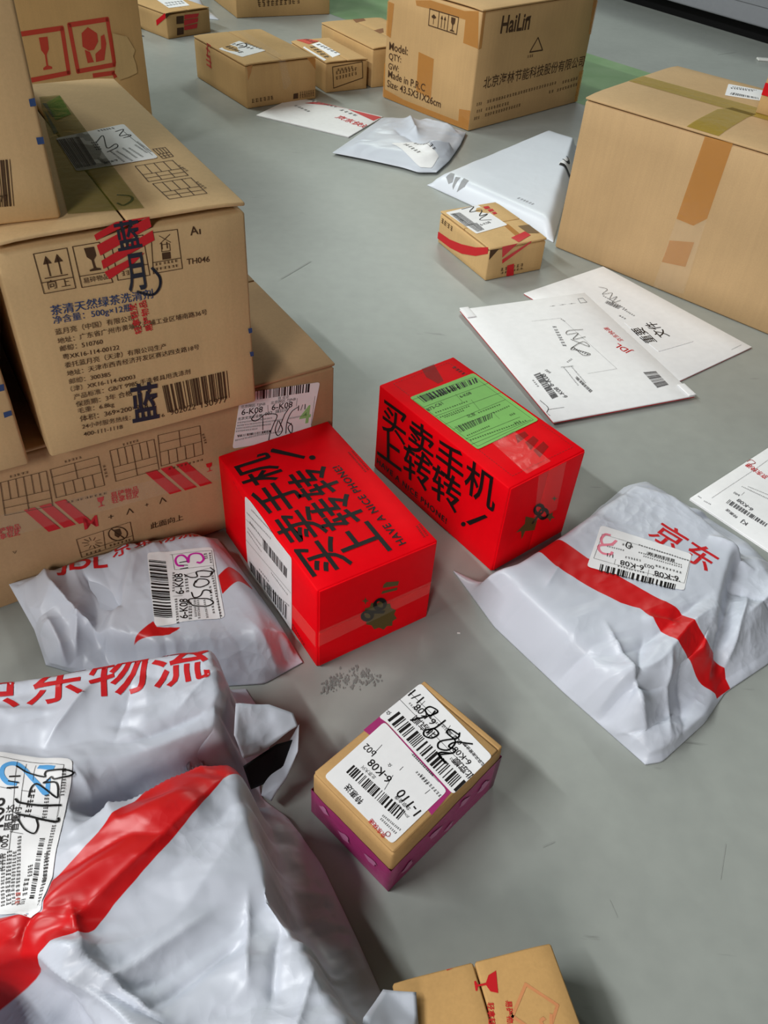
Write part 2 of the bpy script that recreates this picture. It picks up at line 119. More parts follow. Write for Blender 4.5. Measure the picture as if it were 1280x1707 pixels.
  ('top','printed_line',None,[('l',[(.0155,.2126),(.0175,.2126)],.4),('l',[(.0192,.2126),(.0212,.2126)],.4),('l',[(.0229,.2126),(.0249,.2126)],.4),('l',[(.0266,.2126),(.0287,.2126)],.4),('l',[(.0303,.2126),(.0324,.2126)],.4),('l',[(.0341,.2126),(.0362,.2125)],.4),('l',[(.0378,.2125),(.0399,.2125)],.4),('l',[(.0416,.2125),(.0437,.2125)],.4),('l',[(.0454,.2125),(.0475,.2125)],.4),('l',[(.0492,.2125),(.0513,.2125)],.4),('l',[(.053,.2125),(.0551,.2125)],.4),('l',[(.0568,.2125),(.059,.2124)],.4),('l',[(.0607,.2124),(.0628,.2124)],.4),('l',[(.0645,.2124),(.0667,.2124)],.4),('l',[(.0684,.2124),(.0705,.2124)],.4),('l',[(.0723,.2124),(.0744,.2124)],.4),('l',[(.0762,.2124),(.0783,.2124)],.4),('l',[(.0801,.2124),(.0823,.2123)],.4),('l',[(.084,.2123),(.0862,.2123)],.4),('l',[(.088,.2123),(.0902,.2123)],.4),('l',[(.0919,.2123),(.0941,.2123)],.4),('l',[(.0959,.2123),(.0981,.2123)],.4),('l',[(.0155,.2126),(.0156,.2106)],.4),('l',[(.0156,.2089),(.0157,.2068)],.4),('l',[(.0157,.2051),(.0158,.203)],.4),('l',[(.0158,.2013),(.0159,.1993)],.4),('l',[(.0159,.1976),(.016,.1956)],.4),('l',[(.016,.1939),(.0161,.1919)],.4),('l',[(.0161,.1902),(.0162,.1882)],.4),('l',[(.0162,.1865),(.0163,.1845)],.4),('l',[(.0162,.064),(.0162,.0619)],.4),('l',[(.0162,.0603),(.0162,.0582)],.4),('l',[(.0162,.0566),(.0162,.0546)],.4),('l',[(.0162,.0529),(.0162,.0509)],.4),('l',[(.0162,.0493),(.0162,.0473)],.4),('l',[(.0162,.0456),(.0162,.0436)],.4),('l',[(.0162,.042),(.0163,.04)],.4),('l',[(.0163,.0384),(.0163,.0364)],.4),('l',[(.0163,.0348),(.0163,.0328)],.4),('l',[(.0163,.0312),(.0163,.0293)],.4),('l',[(.0163,.0277),(.0163,.0257)],.4),('l',[(.0163,.0241),(.0163,.0222)],.4),('l',[(.0163,.0206),(.0163,.0187)],.4),('l',[(.0163,.0171),(.0163,.0152)],.4),('l',[(.0164,.0136),(.0185,.0136)],.4),('l',[(.0203,.0136),(.0225,.0135)],.4),('l',[(.0242,.0135),(.0264,.0134)],.4),('l',[(.0282,.0134),(.0304,.0134)],.4),('l',[(.0322,.0133),(.0344,.0133)],.4),('l',[(.0362,.0133),(.0384,.0132)],.4),('l',[(.0402,.0132),(.0424,.0132)],.4),('l',[(.0443,.0131),(.0465,.0131)],.4),('l',[(.0483,.013),(.0506,.013)],.4),('l',[(.0524,.013),(.0547,.0129)],.4),('l',[(.0565,.0129),(.0588,.0129)],.4),('l',[(.0606,.0128),(.0629,.0128)],.4),('l',[(.0647,.0127),(.067,.0127)],.4),('l',[(.0689,.0127),(.0712,.0126)],.4),('l',[(.0731,.0126),(.0754,.0126)],.4),('l',[(.0773,.0125),(.0796,.0125)],.4),('l',[(.0815,.0124),(.0838,.0124)],.4),('l',[(.0857,.0124),(.088,.0123)],.4),('l',[(.0899,.0123),(.0923,.0122)],.4),('l',[(.0942,.0122),(.0965,.0122)],.4),('l',[(.0985,.0121),(.1008,.0121)],.4),('l',[(.1028,.0121),(.1052,.012)],.4),('l',[(.1071,.012),(.1071,.0138)],.4),('l',[(.1071,.0154),(.1071,.0172)],.4),('l',[(.1071,.0187),(.1071,.0206)],.4),('l',[(.1071,.0222),(.1071,.024)],.4),('l',[(.1072,.0256),(.1072,.0275)],.4),('l',[(.1072,.029),(.1072,.0309)],.4),('l',[(.1072,.0325),(.1072,.0344)],.4),('l',[(.1072,.0359),(.1072,.0379)],.4),('l',[(.1072,.0394),(.1072,.0414)],.4),('l',[(.1072,.0429),(.1072,.0449)],.4),('l',[(.1072,.0464),(.1072,.0484)],.4),('l',[(.1072,.05),(.1072,.0519)],.4),('l',[(.1072,.0535),(.1072,.0555)],.4),('l',[(.1073,.0571),(.1073,.0591)],.4),('l',[(.0999,.2123),(.1001,.2099)],.4),('l',[(.1002,.2079),(.1004,.2055)],.4),('l',[(.1005,.2036),(.1006,.2012)],.4),('l',[(.1008,.1993),(.1009,.1969)],.4),('l',[(.1011,.195),(.1012,.1926)],.4),('l',[(.1013,.1907),(.1015,.1884)],.4),('l',[(.1016,.1864),(.1018,.1841)],.4),('l',[(.1019,.1822),(.1021,.1799)],.4),('m',(.0967,.2024),(.0975,.181),5,4)]),
  ('top','green_label',[(.0137,.1802),(.1106,.1782),(.1096,.0673),(.0157,.0658)],[('b',[(.0217,.1768),(.1057,.1689),(.1015,.1602),(.0215,.1633)],8),('t','J002001386094',(.0312,.1613),(.0756,.1611)),('t','6-K08',(.0634,.1471),(.0798,.1465),1,.5),('t','873-C61',(.0151,.1475),(.0386,.149),1,.6),('b',[(.021,.1098),(.0736,.1056),(.0677,.0984),(.0195,.0979)],4),('l',[(.0153,.1568),(.1141,.1522)],.35),('l',[(.0155,.1361),(.1108,.1298)],.35),('l',[(.0143,.1189),(.1042,.1167)],.35),('l',[(.0174,.1071),(.0768,.106)],.35),('l',[(.0165,.0864),(.0948,.0829)],.35),('l',[(.0151,.0759),(.1017,.0724)],.35),('l',[(.0138,.1746),(.1052,.1715),(.1043,.0707),(.0188,.0697),(.0138,.1746)],.3),('l',[(.0628,.1561),(.0591,.1392)],.3),('l',[(.0708,.1381),(.0656,.1183)],.3),('l',[(.0751,.1072),(.073,.0929)],.3),('m',(.0189,.1401),(.0657,.1371),2,14),('m',(.0177,.1307),(.0615,.1292),2,14),('m',(.022,.1279),(.0503,.126),2,10),('m',(.0214,.0889),(.055,.0886),2,12),('m',(.0185,.0812),(.0969,.0734),2,24),('m',(.0749,.104),(.1008,.104),2,8),('t','北京',(.0445,.1134),(.0559,.1122)),('m',(.06,.1136),(.0938,.1119),2,10),('m',(.0807,.0759),(.0904,.0756),3,3),('m',(.0872,.0899),(.0957,.0898),3,3)]),
  ('top','brown_tape',None,[('p',[(.0634,.2258),(.083,.2268),(.0694,.1851),(.0602,.1842),(.0568,.2022)]),('p',[(.0671,.0618),(.0816,.0614),(.0799,.0535),(.06,.0503)]),('p',[(.068,.047),(.0838,.0502),(.083,.041),(.0628,.0335)]),('p',[(.0653,.0318),(.0861,.0371),(.0842,.027),(.0622,.0191)])]),
  ('top','clear_tape',None,[('p',[(.0365,.0657),(.0716,.0679),(.0676,.0082),(.0313,.0073)])]),
  ('F','clear_tape',None,[('p',[(.0413,.1244),(.0831,.1232),(.0888,.0508),(.0525,.0502)])]),
  ('F','olive_print',None,[('p',[(.0262,.0483),(.0379,.0553),(.0361,.0672),(.0525,.0558),(.0587,.0595),(.0581,.0345),(.0418,.042),(.0388,.0308),(.0346,.0459)]),('p',[(.0906,.0362),(.0844,.0386),(.0832,.0344),(.0787,.0416),(.0721,.0457),(.0754,.0477),(.0726,.0543),(.079,.0486),(.0839,.0486),(.0846,.043)]),('p',[(.0854,.0686),(.0817,.0693),(.0814,.0663),(.0788,.0707),(.0745,.0741),(.0781,.0734),(.0784,.0764),(.0809,.072)])]),
  ('F','printed_logo',None,[('l',[(.0647,.0627),(.065,.0603),(.0644,.0586),(.0629,.0578),(.0608,.058),(.0582,.0592),(.0555,.0611),(.0529,.0637),(.0508,.0666),(.0493,.0695),(.0486,.0721),(.0488,.0742),(.0499,.0754),(.0516,.0757),(.054,.0751),(.0566,.0735),(.0593,.0713),(.0617,.0685),(.0635,.0655),(.0647,.0627)],4),('l',[(.0745,.0512),(.0749,.0487),(.0742,.047),(.0728,.0462),(.0706,.0464),(.068,.0476),(.0652,.0497),(.0625,.0523),(.0603,.0553),(.0588,.0583),(.0581,.0609),(.0583,.063),(.0593,.0643),(.0611,.0646),(.0635,.0639),(.0662,.0623),(.0689,.06),(.0714,.0571),(.0734,.0541),(.0745,.0512)],4),('l',[(.0603,.0586),(.0513,.0495)],4)]),
 ],
 'pink':[
  ('top','label',[(.1255,.0897),(.1164,-.0011),(.0987,-.0051),(.0678,-.0023),(.0757,.0821),(.0743,.0908)],[('b',[(.0905,.0826),(.0832,-.0005),(.0706,-.0008),(.0775,.0833)],11),('t','1/1',(.1168,.077),(.1169,.0887),1,.6),('t','6-K08',(.1074,.0538),(.1084,.0767),1,.8),('t','6-K08',(.1003,.0088),(.1014,.0271),1,.8),('t','北京顺',(.0928,-.0015),(.0947,.0203),1,.9),('t','北京顺',(.0987,.0453),(.0994,.0702),1,.9),('t','北京文龙营业部',(.1061,-.0007),(.1098,.0242),1,.9),('t','众',(.0855,.0858),(.0848,.0901),1,.6),('t','JDVA090022',(.0899,.0062),(.0916,.0231),1,.2),('l',[(.0997,.0905),(.0921,-.0079)],.4),('l',[(.1111,.0893),(.1058,-.0046)],.4),('l',[(.1145,.0745),(.1053,.0738)],.4),('l',[(.1125,.0434),(.1039,.0415)],.4),('t','隔日达',(.1086,.0372),(.1095,.0484)),('t','002',(.1082,.0256),(.109,.0347)),('m',(.1029,.0715),(.1043,.0828),2,5),('m',(.1068,.0498),(.1068,.0633),2,6)]),
  ('top','handwriting',None,[('l',[(.0915,.0697),(.1001,.065),(.1099,.0604),(.1151,.0602),(.1134,.0675),(.1077,.0681),(.1066,.0612),(.1135,.0617)],1.4),('l',[(.113,.0496),(.1013,.0506),(.0933,.0547),(.0892,.052),(.0921,.046),(.0992,.0449),(.0997,.051),(.0925,.0521)],1.4),('l',[(.111,.0327),(.1095,.0408),(.105,.0406),(.1042,.0305),(.0942,.0291),(.0893,.0359),(.0949,.0391),(.1076,.0316),(.1128,.0333)],1.4),('l',[(.1127,.0193),(.1036,.0299),(.0966,.0312),(.0983,.0253),(.0939,.0252),(.0884,.0314),(.0847,.0317),(.0841,.0219)],1.4),('l',[(.0831,.0229),(.0847,.0317),(.0939,.0252)],1.4)]),
  ('top','label',[(.0745,.0839),(.0665,.0059),(.0044,.0059),(.0044,.0815)],[('t','b02',(.0496,.0677),(.0497,.0792),1,.5),('t','6-K08',(.0428,.0428),(.0433,.0663),1,.8),('t','1-110',(.0395,.0084),(.0425,.0313),1,.8),('t','特惠送',(.0134,.0448),(.0146,.0636),1,.9),('b',[(.0282,.0726),(.0304,.0169),(.021,.0159),(.0193,.0721)],12),('t','北京大兴',(.0343,.0524),(.0337,.0671)),('t','北京金盏',(.0354,.0154),(.0353,.0308)),('t','JDVA09002',(.0296,.0116),(.0313,.0241)),('l',[(.0696,.0479),(.067,.0157)],.3),('m',(.0689,.022),(.0707,.0469),2,14),('m',(.06,.0203),(.0617,.0347),2,6),('m',(.0604,.0062),(.0625,.0299),2.6,9),('l',[(.0575,.0698),(.0475,.0686)],.4),('l',[(.0447,.0446),(.0311,.0406)],.4),('l',[(.0559,.0442),(.0518,.044)],.4),('l',[(.0573,.0159),(.0518,.0163)],.4),('m',(.0176,.0091),(.0159,.0273),1.8,12),('m',(.0134,.0094),(.0131,.0262),1.8,10),('t','众',(.0508,.051),(.0506,.0543))]),
  ('top','red_print',None,[('t','京东快递',(.0062,.0131),(.0074,.0306),1,.8),('l',[(.0087,.0121),(.0082,.0118),(.0076,.0116),(.007,.0116),(.0065,.0118),(.006,.0122),(.0057,.0127),(.0056,.0132),(.0057,.0138),(.0059,.0143),(.0063,.0148),(.0069,.015),(.0075,.0151),(.0081,.015),(.0086,.0147),(.009,.0143),(.0092,.0138),(.0092,.0132),(.0091,.0126),(.0087,.0121)],.4)]),
  ('top','pink_tape',None,[('p',[(.0562,.0915),(.0753,.0908),(.0751,.0805),(.0689,.0031),(.0603,.0025),(.0429,.0009),(.044,.0064),(.0524,.0061),(.0579,.0673)])]),
 ],
 'smile':[
  ('S','red_print',None,[('p',[(.1665,.0209),(.1231,.0232),(.084,.0312),(.0414,.0441),(.005,.0608),(.0033,.0496),(.0378,.0298),(.0802,.0152),(.1199,.0088),(.1645,.0077)])]),
  ('S','printed_text',None,[('m',(.1585,.041),(.1165,.0401),9,4)]),
  ('top','label',[(.003,.1515),(.0784,.1635),(.0811,.0671),(.0082,.0554)],[('m',(.0103,.1416),(.0095,.1063),6,6),('b',[(.0069,.1429),(.0277,.1426),(.0286,.0906),(.0052,.0862)],4),('b',[(.0112,.0926),(.0325,.0936),(.0302,.0642),(.0133,.0602)],5),('t','6-K08',(.0342,.0799),(.0579,.0843)),('l',[(.039,.1542),(.0671,.1581),(.0459,.1379),(.0715,.1379),(.0537,.1169),(.0723,.1193),(.0445,.1024),(.0649,.095)],1.6)]),
  ('top','red_tape',None,[('p',[(.083,.1505),(.0946,.1502),(.0921,.1398),(.0802,.1394)]),('p',[(.0829,.1357),(.0942,.1363),(.0927,.1275),(.0815,.1269)]),('p',[(.0838,.1225),(.092,.1232),(.0911,.1153),(.0824,.1138)]),('p',[(.057,.0206),(.0952,.0334),(.0967,.0176),(.0612,.0026)])]),
  ('top','dark_print',None,[('p',[(.0967,.057),(.1211,.0551),(.1171,.0194),(.0959,.0255)])]),
  ('top','brown_tape',None,[('p',[(.0736,.0698),(.0845,.0702),(.0806,.0186),(.0686,.0163)])]),
  ('F','red_tape',None,[('p',[(.0251,.0592),(.0331,.0596),(.0572,.0716),(.0569,.0628),(.0289,.039)]),('p',[(.0296,.0353),(.0858,.0635),(.0852,.0565),(.031,.0278)]),('p',[(.0424,.0221),(.0568,.0233),(.0601,.0004),(.0444,.0015)])]),
  ('F','printed_text',None,[('p',[(-.0007,.0575),(.0187,.0564),(.0016,.0394)]),('m',(.0296,.0134),(.0796,.0148),6,6),('m',(.0307,.0077),(.0809,.0087),4,6)]),
 ],
 'hailin':[
  ('S','printed_text',None,[('l',[(.1641,.2301),(.0702,.2302),(.0713,.1957),(.1637,.1963),(.1641,.2301)],2),('l',[(.1326,.2301),(.1327,.1961)],2),('l',[(.1016,.2301),(.1022,.1959)],2),('l',[(.1225,.1995),(.1223,.2217)],2),('p',[(.1261,.2166),(.1223,.225),(.1186,.2166)]),('l',[(.1123,.1994),(.112,.2217)],2),('p',[(.1158,.2166),(.112,.225),(.1084,.2166)]),('p',[(.0929,.2269),(.079,.2269),(.0802,.2162),(.0849,.2115),(.0852,.2022),(.0798,.2006),(.0798,.1987),(.0935,.1988),(.0934,.2007),(.0879,.2022),(.0877,.2115),(.0923,.2162)]),('p',[(.1563,.2166),(.1488,.2217),(.1402,.2166),(.1449,.2132),(.1544,.2133)]),('l',[(.1487,.2166),(.1487,.2014)],1.5),('t','Model:',(.2944,.116),(.2273,.1178),1,.8),('t','QTY:',(.2935,.0919),(.2487,.0938),1,.8),('t','GW:',(.2937,.0725),(.2551,.0731),1,.8),('t','Made in P.R.C',(.2933,.053),(.1573,.0513),1,.8),('t','Size: 43.5X31X26cm',(.2946,.0303),(.0989,.029),1,.8)]),
  ('S','brown_tape',None,[('p',[(.1899,.1338),(.1363,.1299),(.1349,.0404),(.1879,.0458)]),('p',[(.2134,.2385),(.1636,.2475),(.0545,.2462),(.012,.2542),(-.0018,.1807),(.048,.1829),(.0488,.2297),(.1611,.2299),(.2091,.2283)]),('p',[(.3181,.2197),(.2859,.218),(.2916,.1429),(.3164,.1466)]),('p',[(.3162,.0819),(.3061,.0821),(.3028,.0219),(.2289,.0146),(.0354,.0148),(.0371,.0429),(-.0063,.0482),(-.0044,.003),(.1485,-.0007),(.3129,.0021)])]),
  ('F','printed_text',None,[('t','HaiLin',(.0693,.2035),(.1737,.2013),1.2,1.8),('p',[(.1532,.2233),(.1605,.2299),(.1752,.2307),(.1726,.224),(.1602,.2216)]),('l',[(.2145,.1803),(.191,.1513),(.2406,.1501),(.2145,.1803)],3),('m',(.1842,.1393),(.208,.1391),6,3),('t','北京海林节能科技股份有限公司',(.0341,.0909),(.4278,.0894),1,.55),('m',(.0179,.0557),(.039,.0552),7,3),('m',(.0543,.0561),(.324,.0617),7,26),('m',(.3474,.0584),(.4155,.0597),7,6),('m',(.0213,.0391),(.0423,.0398),7,3),('m',(.0533,.0392),(.1425,.0403),7,9),('m',(.2971,.0422),(.3191,.0424),7,2),('m',(.3306,.0415),(.4209,.0446),7,8),('m',(.0147,.0239),(.0371,.0243),7,3),('m',(.053,.0258),(.1902,.0287),7,14)]),
  ('F','brown_tape',None,[('p',[(-.0058,.2535),(.0103,.2555),(.011,.1808),(-.0037,.1789)]),('p',[(.4156,.2412),(.4388,.2392),(.442,.1635),(.4222,.1656)]),('p',[(.4162,.079),(.439,.0802),(.444,.0025),(.4198,.004)])]),
 ],
 'right':[
  ('S','brown_tape',None,[('p',[(.2818,.2589),(.2361,.2603),(.237,.1432),(.2553,.1256),(.2862,.1268)]),('p',[(.2864,.0893),(.2448,.1006),(.2459,.0567),(.2884,.0497)])]),
  ('S','clear_tape',None,[('p',[(.286,.1262),(.2551,.125),(.2368,.1427),(.2344,.0122),(.2901,.0011)])]),
  ('top','label',[(.2783,.3774),(.299,.3173),(.233,.2895),(.2066,.3501)],[('b',[(.2171,.3462),(.2343,.3003),(.2432,.3059),(.2322,.35)],4),('m',(.2517,.3608),(.2728,.3272),8,8),('m',(.2631,.3628),(.2839,.3255),5,12)]),
  ('top','yellow_tape',None,[('p',[(.133,.001),(.186,.001),(.188,.499),(.136,.499)]),('p',[(.002,.262),(.002,.316),(.12,.322),(.15,.31),(.15,.268),(.12,.27)])]),
 ],
 'b10':[
  ('top','label',[(.0031,.1448),(.0824,.1877),(.1018,.0841),(.0217,.0546)],[('m',(.0244,.1549),(.031,.0846),14,5),('m',(.0487,.1689),(.0759,.1047),12,6),('m',(.0813,.1644),(.0939,.0977),10,6),('l',[(.0599,.1569),(.0849,.163),(.0749,.1356),(.0502,.1298)],3)]),
  ('top','clear_tape',None,[('p',[(.1206,.3009),(.1406,.304),(.1186,.0282),(.0824,.0062)])]),
  ('F','clear_tape',None,[('p',[(.0918,.1016),(.1091,.1023),(.1253,.0479),(.1116,.0333),(.1027,.0343)])]),
  ('F','printed_text',None,[('m',(.0127,.0126),(.0756,.0141),9,6),('m',(.1493,.0147),(.1929,.0152),8,7),('m',(.1492,.0074),(.1929,.0086),8,7),('p',[(.1314,.0203),(.1449,.0206),(.1447,.0079),(.1302,.0078)])]),
  ('F','brown_tape',None,[('p',[(.0051,.0947),(.0197,.0973),(.0146,.0802),(.006,.064)]),('p',[(.1705,.0987),(.1965,.0984),(.1965,.0689),(.1839,.0842)])]),
  ('S','red_print',None,[('m',(.2163,.068),(.182,.0618),40,1),('m',(.2209,.0453),(.1809,.0441),30,1)]),
 ],
 'b11':[
  ('top','label',[(.0023,.144),(.0666,.1758),(.0679,.0496),(-.0061,.0125)],[('m',(.0199,.1436),(.0137,.0273),14,5),('m',(.0465,.1586),(.0598,.0561),12,6)]),
  ('top','red_label',[(.015,.236),(.048,.2436),(.0727,.1856),(.0294,.1633)],[('m',(.0362,.2186),(.0456,.1701),12,4)]),
  ('F','printed_text',None,[('l',[(.0189,.0612),(.1062,.0675),(.1093,.0284),(.0229,.0104),(.0189,.0612)],2),('m',(.0286,.0426),(.0922,.048),8,7),('m',(.0289,.0297),(.0926,.0376),8,7),('m',(.0316,.05),(.0823,.0539),6,5)]),
 ],
 'b12':[
  ('top','brown_tape',None,[('p',[(.102,.2908),(.1391,.2984),(.1318,.2558),(.0913,.2421)]),('p',[(.0947,.1536),(.1343,.1661),(.1104,.1245),(.0936,.1177)])]),
  ('F','red_tape',None,[('p',[(-.0135,.076),(-.0032,.0716),(-.0021,.0519),(-.0124,.0553)])]),
 ],
 'b7':[
  ('top','label',[(.0705,.1534),(.1462,.1362),(.1133,.0378),(.0401,.0402)],[('m',(.0624,.0885),(.1285,.0869),12,6),('m',(.0495,.0617),(.1208,.068),10,6)]),
  ('F','printed_text',None,[('p',[(.0365,.0565),(.0623,.0558),(.0596,.0358),(.0338,.0367)]),('p',[(.0346,.0264),(.0583,.0258),(.0559,.0075),(.0319,.0071)]),('p',[(.0014,.0681),(.0201,.0674),(.0005,.0544)])]),
  ('F','red_tape',None,[('p',[(.0652,.0575),(.1182,.056),(.1115,.0465),(.0637,.0455)]),('p',[(.0623,.0437),(.114,.0442),(.11,.0344),(.0605,.0296)]),('p',[(.0602,.0276),(.1095,.0303),(.1053,.0184),(.06,.0174)])]),
  ('S','red_tape',None,[('p',[(.0531,.0404),(-.0026,.0707),(.0005,.0563),(.0532,.0262)])]),
 ],
 'b9':[
  ('F','printed_text',None,[('m',(.0719,.0408),(.1958,.0459),14,8),('m',(.074,.0297),(.2231,.0362),14,10)]),
 ],
 'tall':[
  ('F','red_print',None,[('l',[(.2296,.2556),(.3271,.2554),(.324,.1804),(.2212,.1793),(.2296,.2556)],8),('l',[(.3427,.2586),(.424,.2589),(.4247,.1801),(.3437,.18),(.3427,.2586)],8),('p',[(.2781,.2459),(.2955,.2454),(.2932,.2253),(.2866,.2166),(.2854,.1989),(.2924,.1959),(.2921,.1923),(.2742,.1924),(.2745,.196),(.2818,.1989),(.283,.2167),(.2777,.2256)]),('p',[(.38,.2508),(.3973,.2384),(.3967,.2244),(.3851,.2118),(.3738,.2115),(.3623,.2201),(.365,.2423)]),('p',[(.3655,.2144),(.3756,.2095),(.3807,.1909),(.3671,.191)]),('p',[(.4124,.2348),(.4137,.2187),(.4036,.1912),(.3851,.1902),(.3867,.2044),(.4008,.2114),(.4042,.2323)]),('l',[(.3758,.1678),(.4196,.166),(.4221,.1589)],8)]),
  ('F','torn_paper',None,[('p',[(.4285,.2353),(.4592,.2255),(.4736,.1999),(.467,.1897),(.4715,.1741),(.4713,.159),(.451,.1545),(.4362,.153),(.4289,.1522),(.4207,.1666),(.4269,.1843)])]),
 ],
 'q':[
  ('top','red_print',None,[('p',[(.1156,.1113),(.1124,.098),(.1076,.1001),(.106,.1043),(.1004,.1048),(.0992,.1024),(.098,.1026),(.0988,.1083),(.1001,.1084),(.1006,.1059),(.1063,.1057),(.1096,.1097)]),('t','易碎物品',(.1154,.0929),(.1108,.076),1.1,1.2),('t','轻拿轻放',(.1031,.0944),(.0986,.077),1.1,1.2),('p',[(.0829,.1208),(.0876,.1211),(.0827,.1188)])]),
  ('top','brown_print',None,[('l',[(.1325,.0988),(.1488,.0823),(.1338,.0652),(.1169,.083),(.1325,.0988)],2),('t','东',(.1432,.0798),(.1256,.0753),1,1.2)]),
 ],
 'enva':[
  ('top','printed_text',None,[('m',(.124,.2291),(.1101,.1688),6,8),('m',(.1196,.1627),(.1349,.1371),5,8),('t','6-K08',(.0443,.0772),(.0458,.1094),1,.5),('t','6-K08',(.0496,.0474),(.0463,.0734),1,.5),('b',[(.0402,.1142),(.0359,.0511),(.0243,.0481),(.0276,.111)],3),('b',[(.089,.0911),(.0922,.0513),(.0861,.048),(.0838,.0872)],6),('b',[(.2141,.0708),(.2119,.0347),(.1902,.0322),(.1931,.0731)],9),('t','b02',(.0563,.1099),(.054,.1193)),('m',(.0187,.1003),(.0184,.081),3,4),('l',[(.0983,.2514),(.1505,.2485),(.1591,.0924),(.1085,.0925)],.3),('l',[(.2116,.2987),(.2212,.2989),(.2208,.2844),(.2084,.285),(.2116,.2987)],.8),('l',[(.0059,.0502),(.0085,.0313),(.0009,.0216),(.0018,.0142)],1),('l',[(.0052,.0274),(.031,.0263)],.6),('m',(.0948,.1268),(.1073,.1338),3,4),('m',(.0808,.1168),(.0777,.0681),2,14),('m',(.0934,.1168),(.0915,.0708),2,14),('m',(.1533,.2374),(.1493,.2464),2,3),('m',(-.0037,.0287),(-.0015,.0047),2,6),('m',(.1491,.2872),(.2042,.286),1.2,3)]),
  ('top','handwriting',None,[('l',[(.167,.2064),(.1417,.2091),(.1341,.1996),(.1534,.1984),(.1362,.1841),(.1592,.1856)],1),('l',[(.1324,.185),(.1497,.1584),(.1477,.1736),(.1178,.1595),(.1272,.1534),(.1405,.1392),(.1275,.1391),(.1252,.1648)],1),('l',[(.0772,.1178),(.097,.1159)],.8)]),
  ('top','red_print',None,[('t','JDL',(.2148,.1303),(.2052,.1571),1,1),('t','京东快递',(.215,.1598),(.2119,.2042),.9,.6)]),
 ],
 'envb':[
  ('top','printed_text',None,[('m',(.1131,.2431),(.1111,.1864),3,12),('b',[(.1075,.2268),(.1135,.1992),(.1015,.1968),(.0973,.2231)],4),('m',(.107,.1935),(.1061,.1661),4,7),('m',(.0844,.1816),(.0853,.1664),4,3),('l',[(.1618,.0125),(.1887,.0132)],.4)]),
  ('top','sticker',[(.076,.161),(.1395,.1576),(.1288,.061),(.0535,.071)],[('t','重要',(.0763,.0908),(.0894,.1351),1,.8),('t','文件',(.1078,.0908),(.1223,.1355),1,.8)]),
  ('top','handwriting',None,[('l',[(.1309,.2679),(.1375,.2539),(.1164,.2461),(.1349,.2404),(.1145,.2276),(.1324,.227),(.1084,.2166),(.128,.2148)],.8)]),
 ],
 'envc':[
  ('top','printed_text',None,[('l',[(.0165,.0234),(.0161,.1261),(.0154,.1533)],.3),('m',(.0038,.0109),(.0095,.011),2,3),('m',(.0138,.0093),(.0236,.0109),2,5),('t','b02',(.0341,.0588),(.0263,.0582)),('t','6-K08',(.0602,.0497),(.0378,.0516),1,.8),('b',[(.0315,.0402),(.0858,.0403),(.0866,.0329),(.0325,.0303)],4),('m',(.026,.0743),(.0602,.0814),2,18),('m',(.0308,.0812),(.0557,.0887),1.5,16),('t','特惠送',(.057,.0209),(.04,.023),1,.8),('t','KJ',(.0702,.0234),(.0628,.0226),1,.8),('l',[(.0355,.0598),(.0347,.068)],.3)]),
  ('top','red_print',None,[('t','京东快递',(.0363,.123),(.0038,.1262),1.3,1.2),('l',[(-.0005,.1263),(.0016,.1346),(.0088,.1334),(.0066,.1251)],1)]),
 ],
 'envd':[
  ('top','red_band',None,[('p',[(.149,.2078),(.2002,.1869),(.2396,.1709),(.1721,-.0041),(.1358,.0043),(.1761,.0983),(.1749,.1411)])]),
  ('top','printed_text',None,[('m',(.1147,.2187),(.0949,.1633),8,5),('m',(.171,.2018),(.1668,.1241),8,7),('m',(.1554,.1116),(.1383,.0535),10,4)]),
  ('top','red_print',None,[('t','京东快递',(.097,.0944),(.0707,-.0116),1,2)]),
 ],
}
